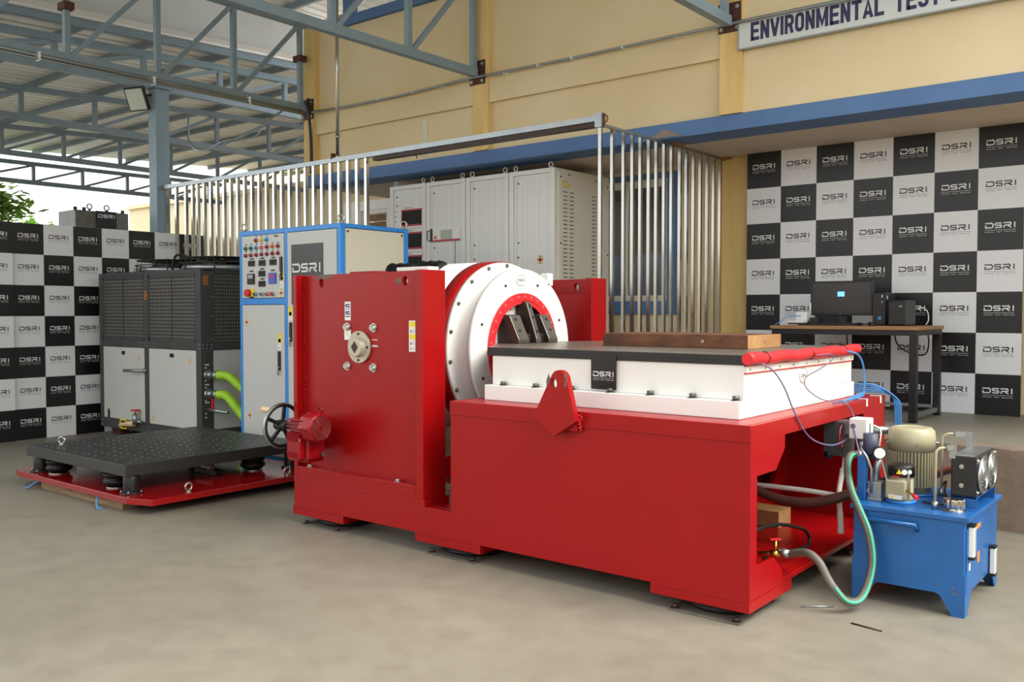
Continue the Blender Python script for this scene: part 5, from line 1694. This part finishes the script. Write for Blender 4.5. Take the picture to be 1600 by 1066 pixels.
# oil cooler on bracket
ky0, ky1, kx0, kx1, kz0, kz1 = 4.68, 5.06, -1.092, -.980, .525, .715
ck_ = obj('oil_cooler', MB().box(kx0, kx1, ky0, ky1, kz0, kz1), 'black', t, bevel=.006, label='black oil cooler with two fans')
obj('cooler_top', MB().box(kx0 + .01, kx1 - .01, ky0 + .005, ky1 - .005, kz1, kz1 + .006), 'alu', ck_)
for y in (4.775, 4.962):
    f_ = MB().cyl((kx1 - .002, y, .62), (kx1 + .012, y, .62), .028, 16)
    for k in range(12):
        a = 2 * PI * k / 12
        d = Vector((0, math.cos(a), math.sin(a)))
        q = Vector((0, -math.sin(a), math.cos(a)))
        f_.bar(Vector((kx1 + .006, y, .62)) + d * .025, Vector((kx1 + .006, y, .62)) + d * .078, .026, .002, up=Vector((1, 0, 0)) + q * .6)
    fo_ = obj('fan_blades', f_, 'alu', ck_)
    gr = MB()
    for r in (.03, .045, .06, .075):
        gr.torus((kx1 + .016, y, .62), AX, r, .0018, 28, 5)
    gr.lathe([(0, .080), (0, .088), (.016, .088), (.016, .080)], (kx1, y, .62), AX, 32, closed=True)
    obj('fan_grille', gr, 'alu', fo_)
for y in (ky0 + .012, ky0 + .10, ky1 - .012):
    for z in (kz0 + .02, kz1 - .02):
        inst('bolt', HB, ck_, (kx1, y, z), RIGHT, scale=(.6, .6, .6))
for z in (.575, .665):
    inst('bolt', HB, ck_, (-1.045, ky0, z), FRONT, label='bright bolt head', scale=(.6, .6, .6))
bk_ = MB()
bk_.box(kx0 + .0, kx1 + .005, ky0 + .0, ky0 + .005, LZ, kz0).box(kx0, kx1 + .005, ky1 - .005, ky1, LZ, kz0 + .03).box(kx0, kx1 + .005, ky0 - .03, ky0, LZ, LZ + .005).box(kx0, kx1, ky0, ky1, kz0 - .008, kz0 - .001)
obj('cooler_bracket', bk_, 'hyd_blue', ck_)
# rigid pipes
p1_ = obj('oil_pipe', MB().tube([(-1.142, 4.605, LZ), (-1.142, 4.605, .715), (-1.139, 4.607, .74), (-1.127, 4.62, .752), (-1.10, 4.66, .753)], .0065, 10), 'olive', t)
obj('pipe_fitting', MB().bar((-1.11, 4.645, .753), (-1.085, 4.685, .753), .024, .024).box(-1.10, -1.072, 4.676, 4.704, .70, .765), 'galv', p1_)
obj('pipe_nut', MB().cyl((-1.142, 4.605, LZ), (-1.142, 4.605, LZ + .035), .014, 6), 'galv', p1_)
p2_ = obj('oil_pipe', MB().tube([(-1.20, 4.96, LZ), (-1.20, 4.96, .745), (-1.196, 4.962, .768), (-1.175, 4.975, .78), (-1.13, 5.0, .78)], .0065, 10), 'olive', t)
obj('pipe_fitting', MB().bar((-1.15, 4.99, .78), (-1.095, 5.015, .78), .024, .024).box(-1.10, -1.07, 5.0, 5.03, .715, .792), 'galv', p2_)
obj('pipe_nut', MB().cyl((-1.20, 4.96, LZ), (-1.20, 4.96, LZ + .035), .014, 6), 'galv', p2_)
# manifold, gauge and post at the left end of the lid
vp = obj('valve_post', MB().box(-1.505, -1.465, 4.60, 4.64, LZ, .68), 'hyd_blue', t, bevel=.003)
vblk = obj('valve_block', MB().box(-1.455, -1.395, 4.62, 4.69, LZ, .555).box(-1.46, -1.39, 4.61, 4.70, LZ, LZ + .012), 'galv', t, bevel=.003)
obj('check_valve', MB().cyl((-1.44, 4.66, .555), (-1.42, 4.68, .70), .017, 10).cyl((-1.448, 4.63, .51), (-1.448, 4.615, .51), .016, 12), 'galv', vblk)
obj('thin_pipe', MB().tube([(-1.44, 4.615, .50), (-1.44, 4.61, .62), (-1.46, 4.60, .68), (-1.49, 4.60, .72)], .007, 8), 'galv', vblk)
ga = obj('pressure_gauge', MB().cyl((-1.42, 4.655, .70), (-1.405, 4.625, .70), .032, 24), 'dark_steel', vblk)
obj('gauge_dial', MB().cyl((-1.4045, 4.624, .70), (-1.4035, 4.622, .70), .026, 24), 'w_sticker', ga)
obj('filter_head', MB().cyl((-1.46, 4.66, .69), (-1.46, 4.66, .79), .036, 16).cyl((-1.46, 4.66, .69), (-1.44, 4.70, .69), .03, 12), 'slate', vblk)

# ------------------------------------------------------------------ white pressure switch and grey box on the machine end
gb = obj('grey_box', MB().box(XR - .07, XR + .045, 4.84, 5.00, .63, .815), 'chill_dark', vm, bevel=.004, label='grey plastic junction box')
obj('box_latch', MB().cyl((XR - .05, 4.83, .64), (XR - .02, 4.80, .63), .014, 8), 'black_pl', gb)
wsw = obj('pressure_switch', MB().box(-1.62, -1.53, 4.815, 4.925, .735, .84), 'white_pl', vm, bevel=.004, label='white pressure switch box')
obj('round_label', MB().cyl((-1.60, 4.8148, .80), (-1.60, 4.8138, .80), .014, 16), 'purple', wsw)
obj('switch_window', MB().box(-1.5298, -1.529, 4.86, 4.875, .765, .815), 'black_pl', wsw)
obj('switch_stem', MB().cyl((-1.575, 4.87, .66), (-1.575, 4.87, .735), .016, 10).cyl((-1.575, 4.87, .645), (-1.575, 4.87, .668), .024, 6), 'galv', wsw)
obj('relief_valve', MB().cyl((-1.56, 4.95, .77), (-1.47, 5.00, .77), .022, 14).cyl((-1.57, 4.945, .77), (-1.545, 4.96, .77), .028, 12), 'galv', wsw)
obj('switch_bracket', MB().box(XR, -1.62, 4.85, 4.89, .75, .82), 'galv', wsw)

# ------------------------------------------------------------------ hoses, tubes and cables
def hose(name, label, pts, r, m, cat='hose', n=10, seg=12):
    return tag(obj(name, MB().tube(curve_pts(pts, n), r, seg), m), label, cat)


hp_ = [(-1.570, 4.85, .650), (-1.590, 4.76, .655), (-1.58, 4.68, .61), (-1.52, 4.55, .525), (-1.45, 4.47, .44), (-1.395, 4.43, .352), (-1.369, 4.41, .249), (-1.367, 4.39, .165), (-1.375, 4.34, .09), (-1.39, 4.28, .052), (-1.425, 4.22, .060), (-1.472, 4.20, .114), (-1.507, 4.20, .162), (-1.545, 4.205, .222), (-1.60, 4.22, .252), (-1.67, 4.26, .235), (-1.72, 4.28, .215)]
hs = thing('pressure_hose', 'grey rubber hose with green stripe hanging in front of the blue tank', 'hose', (-1.5, 4.3, 0))
cp = curve_pts(hp_, 10)
obj('hose_body', MB().tube(cp, .019, 14), 'hose_grey', hs)
sp__ = MB()
k_ = 0
for i, p in enumerate(cp[:96]):
    pass
off = Vector((.012, -.012, .004))
sp__.tube([p + off for p in cp[6:112]], .0075, 8)
obj('green_stripe', sp__, 'stripe', hs)
obj('end_fitting', MB().tube([cp[0] + Vector((0, .01, .0)), cp[4]], .022, 12).tube([cp[-1], cp[-1] + Vector((-.05, -.005, .005))], .022, 10), 'galv', hs)
bv = thing('shutoff_valve', 'brass valve with red handle at the floor of the red machine opening', 'valve', (-1.80, 4.27, .15))
obj('valve_body', MB().cyl((-1.745, 4.285, .212), (-1.86, 4.23, .205), .014, 10).cyl((-1.785, 4.265, .20), (-1.785, 4.265, .275), .008, 10).cyl((-1.765, 4.275, .21), (-1.81, 4.253, .208), .020, 8), 'brass', bv)
obj('valve_handle', MB().bar((-1.805, 4.25, .282), (-1.765, 4.285, .282), .012, .008), 'knob_red', bv)
obj('valve_support', MB().box(-1.84, -1.82, 4.23, 4.255, .139, .20), 'dark_steel', bv)
hose('black_hose', 'thin black hose arching from the brass valve into the red machine', [(-1.78, 4.36, .20), (-1.77, 4.50, .185), (-1.77, 4.64, .175), (-1.78, 4.695, .205), (-1.78, 4.64, .255), (-1.78, 4.515, .297), (-1.79, 4.291, .350), (-1.80, 4.035, .364), (-1.86, 3.92, .34)], .009, 'black_pl')
hose('brown_hose', 'thick brown rubber hose sagging through the opening of the red machine', [(-2.28, 4.72, .47), (-2.10, 4.75, .41), (-1.955, 4.75, .377), (-1.794, 4.75, .382), (-1.656, 4.76, .424), (-1.566, 4.79, .466), (-1.50, 4.90, .498), (-1.45, 5.05, .498), (-1.38, 5.14, .498)], .027, 'hose_brown')
hose('copper_hose', 'glossy copper-coloured hose passing behind the olive motors to the oil cooler', [(-1.37, 5.142, .498), (-1.30, 5.15, .52), (-1.25, 5.15, .55), (-1.19, 5.14, .574), (-1.12, 5.10, .585), (-1.10, 5.0, .585)], .022, 'copper')
hose('white_pipe', 'straight white plastic pipe with black clip inside the red machine opening', [(-2.30, 4.85, .42), (-1.9, 4.85, .424), (-1.705, 4.85, .419)], .014, 'pale_pipe', 'pipe')
hose('white_hose', 'white sleeved hose hanging down below the grey junction box', [(-1.675, 4.90, .63), (-1.675, 4.885, .556), (-1.67, 4.82, .441), (-1.67, 4.835, .343), (-1.67, 4.85, .26), (-1.67, 4.853, .215)], [.006] * 10 + [.014] * 22 + [.016] * 10 + [.017] * 8 + [.010], 'pale_pipe')
hose('power_lead', 'black lead lying along the blue tank lid behind the filler cap', [(-1.22, 4.70, LZ + .008), (-1.16, 4.68, LZ + .008), (-1.11, 4.73, LZ + .008), (-1.13, 4.82, LZ + .008), (-1.17, 4.90, LZ + .03), (-1.20, 5.05, LZ + .06), (-1.24, 5.1, LZ + .008)], .005, 'black_pl', 'lead')
# fine tubes at the end of the slip table
hose('signal_cable', 'grey-violet cable looping from the front end of the red bellows roll to the white switch', [(-1.775, 4.06, 1.155), (-1.74, 4.11, 1.12), (-1.71, 4.17, 1.04), (-1.69, 4.26, .906), (-1.685, 4.44, .773), (-1.66, 4.66, .712), (-1.64, 4.85, .728), (-1.645, 4.95, .79), (-1.66, 4.99, .845), (-1.69, 4.95, .905), (-1.75, 4.93, .902)], .004, 'purple', 'cable', 10, 8)
hose('signal_cable', 'thin violet cable running down the middle of the white slip table end', [(-1.77, 4.74, 1.168), (-1.775, 4.97, 1.165), (-1.78, 5.0, 1.13), (-1.80, 4.85, 1.085), (-1.81, 4.71, 1.055), (-1.81, 4.69, 1.01), (-1.805, 4.80, .955), (-1.79, 4.95, .912), (-1.75, 5.12, .902)], .003, 'purple', 'cable', 10, 8)
hose('air_tube', 'single blue tube curving from the rear end of the red bellows roll', [(-1.775, 5.22, 1.174), (-1.75, 5.32, 1.155), (-1.74, 5.38, 1.11), (-1.74, 5.42, 1.04), (-1.74, 5.42, .955), (-1.75, 5.42, .905)], .005, 'air', 'tube', 10, 8)
bt = thing('air_tube_bundle', 'bundle of blue air tubes running over the far top corner of the red machine', 'tube', (-1.72, 5.6, .9))
for k in range(5):
    o_ = .012 * k
    obj('air_tube', MB().tube(curve_pts([(-1.95 - .03 * k, 5.55 + .01 * k, .91 + .02 * (k % 3)), (-1.82, 5.60 - o_, .915 + o_), (-1.74, 5.63 - o_, .915 + o_), (-1.67, 5.66 - o_, .905 + o_ * .5), (-1.65 + o_, 5.69 - o_, .86), (-1.645 + o_, 5.70 - o_, .75), (-1.64 + o_, 5.70, .45), (-1.64 + o_, 5.71, .03)], 8), .0038, 8), 'air', bt)
for k in range(4):
    obj('air_tube', MB().tube(curve_pts([(-1.74, 5.06 + .02 * k, .903), (-1.735, 5.25, .905 + .005 * k), (-1.75, 5.45, .91 + .006 * k), (-1.80, 5.58, .93)], 8), .005, 8), 'air', bt)
for y in (5.33, 5.58):
    obj('tape_strip', MB().box(XR + .001, XR + .0022, y - .012, y + .012, .855, .8965).box(XR - .06, XR + .0022, y - .012, y + .012, .8965, .8985), 'w_sticker', vm)
hose('thin_wire', 'white wire with pink stripe drooping from the relief valve to the tank lid', [(-1.53, 4.93, .80), (-1.50, 4.95, .77), (-1.495, 4.92, .68), (-1.46, 4.88, .58), (-1.42, 4.83, .50), (-1.40, 4.80, .468)], .0045, 'w_sticker', 'wire', 10, 6)
hose('thin_wire', 'grey wire from the white switch box down to the small valve block', [(-1.595, 4.812, .785), (-1.575, 4.80, .72), (-1.55, 4.77, .66), (-1.53, 4.74, .58), (-1.48, 4.70, .53), (-1.44, 4.66, .52)], .0045, 'purple', 'wire', 10, 6)
hose('red_wire', 'red and black wire pair looped beside the grey junction box', [(-1.66, 4.82, .80), (-1.66, 4.79, .77), (-1.655, 4.78, .71), (-1.65, 4.80, .69), (-1.655, 4.815, .73), (-1.66, 4.80, .765), (-1.665, 4.79, .70)], .0035, 'lamp_red', 'wire', 8, 6)
t = thing('timber_block', 'pale timber block lying on the floor plate inside the red machine', 'timber', (-2.3, 5.15, .1385))
obj('timber_body', MB().box(-2.52, -2.10, 5.06, 5.24, .1385, .235), 'rust_pale_lit', t, bevel=.003)
for a_, b_, l_ in (((-1.62, 4.18, .004), (-1.50, 4.28, .004), 'thin steel rod on the floor beside the green striped hose'), ((-1.36, 4.10, .003), (-1.22, 4.08, .003), 'short dark wire lying on the floor in front of the blue tank')):
    tag(obj('floor_rod', MB().cyl(a_, b_, .004, 8), 'galv' if 'steel' in l_ else 'dark_steel'), l_, 'rod')

# ------------------------------------------------------------------ outside, left
t = thing('grey_fixture', 'grey metal test fixture with logo standing behind the left banner', 'fixture', (-11.4, 5.75, 0))
obj('fixture_body', MB().box(-11.75, -11.30, 5.40, 6.09, 1.9, 2.66), 'grey_steel', t, bevel=.008)
obj('fixture_base', MB().box(-11.85, -11.2, 5.3, 6.2, 0, 1.9), 'black', t, bevel=.01)
fx_ = obj('logo_plate', MB().box(-11.30, -11.285, 5.66, 5.92, 2.45, 2.665), 'black_pl', t)
inst('logo', logo_mesh('logo', .22, M['logo_white'], False), fx_, (-11.2835, 5.79, 2.58), (0, 0, PI / 2))
obj('lug_handle', MB().box(-11.30, -11.25, 5.68, 5.86, 2.32, 2.42), 'rubber', t, bevel=.01)
for y in (5.42, 5.53, 6.03):
    obj('corner_bolt', MB().cyl((-11.34, y, 2.66), (-11.34, y, 2.70), .022, 12), 'dark_steel', t)
EBL = eyebolt_mesh('lifting_eye', .032, .008, 'dark_steel')
for y in (5.60, 5.82):
    inst('lifting_eye', EBL, t, (-11.34, y, 2.67), (0, 0, PI / 2))

t = thing('far_building', 'cream rendered building in bright light beyond the steel bars', 'building', (-18, 15.6, 0))
obj('wall', MB().box(-26.3, -10, 14.2, 17, 0, 4.45), 'far_wall', t)
obj('parapet', MB().box(-26.4, -9.9, 14.1, 17.05, 4.45, 4.56), 'far_wall', t)
wn_ = obj('window', MB().box(-16.0, -14.8, 14.15, 14.2, 1.2, 2.6), 'cab_cream', t)
for k in range(9):
    obj('shutter_slat', MB().box(-15.95, -14.85, 14.13, 14.155, 1.25 + k * .148, 1.25 + k * .148 + .13), 'wood', wn_)


def tree(label, x, y, h, cr, seed, nl):
    r_ = random.Random(seed)
    t = thing('tree', label, 'tree', (x, y, 0))
    obj('trunk', MB().tube([(x, y, 0), (x + .1, y, h * .3), (x - .05, y + .1, h * .62)], [.16, .12, .07], 8), 'bark', t)
    lf = MB()
    br = MB()
    cl = []
    for k in range(15):
        a, e = r_.uniform(0, 2 * PI), r_.uniform(-.35, .9)
        d = Vector((math.cos(a) * math.cos(e), math.sin(a) * math.cos(e), math.sin(e)))
        q = Vector((x, y, h * .66)) + d * cr * r_.uniform(.5, 1)
        cl.append(q)
        br.tube([(x, y, h * .5), (Vector((x, y, h * .52)) + q) / 2 + Vector((0, 0, -.08)), q], [.05, .03, .012], 5)
    obj('branches', br, 'bark', t)
    for k in range(nl):
        q = r_.choice(cl) + Vector((r_.gauss(0, .38), r_.gauss(0, .38), r_.gauss(0, .26))) * cr * .42
        a = Vector((r_.uniform(-1, 1), r_.uniform(-1, 1), r_.uniform(-.6, .4))).normalized()
        b = a.cross(Vector((r_.uniform(-.4, .4), r_.uniform(-.4, .4), 1))).normalized()
        s = r_.uniform(.2, .36)
        n0 = len(lf.v)
        lf.v += [tuple(q), tuple(q + a * s * .5 + b * s * .28), tuple(q + a * s), tuple(q + a * s * .5 - b * s * .28)]
        lf.face((n0, n0 + 1, n0 + 2, n0 + 3))
    obj('foliage', lf, 'leaf', t, kind='stuff')


tree('sunlit leafy tree beyond the left banner, nearer the picture edge', -21.5, 7.3, 4.7, 1.5, 3, 3000)
tree('sunlit low tree right of the taller tree beyond the left banner', -23.5, 9.9, 3.9, 1.5, 8, 2600)

t = thing('pipe_stub', 'short rusty pipe stub poking out of the yellow wall above the blue beam', 'pipe', (-7.05, 7.05, 3.1))
obj('stub_tube', MB().cyl((-7.02, YU + .05, 3.16), (-7.02, YU - .06, 3.13), .022, 12), 'rust', t)
obj('wire_end', MB().tube([(-7.02, YU - .06, 3.13), (-7.03, YU - .09, 3.10), (-7.02, YU - .08, 3.05)], .006, 6), 'rust_plate', t)
obj('mortar_patch', MB().box(-7.045, -6.985, YU + .042, YU + .0505, 3.10, 3.48), 'cab_cream', t)
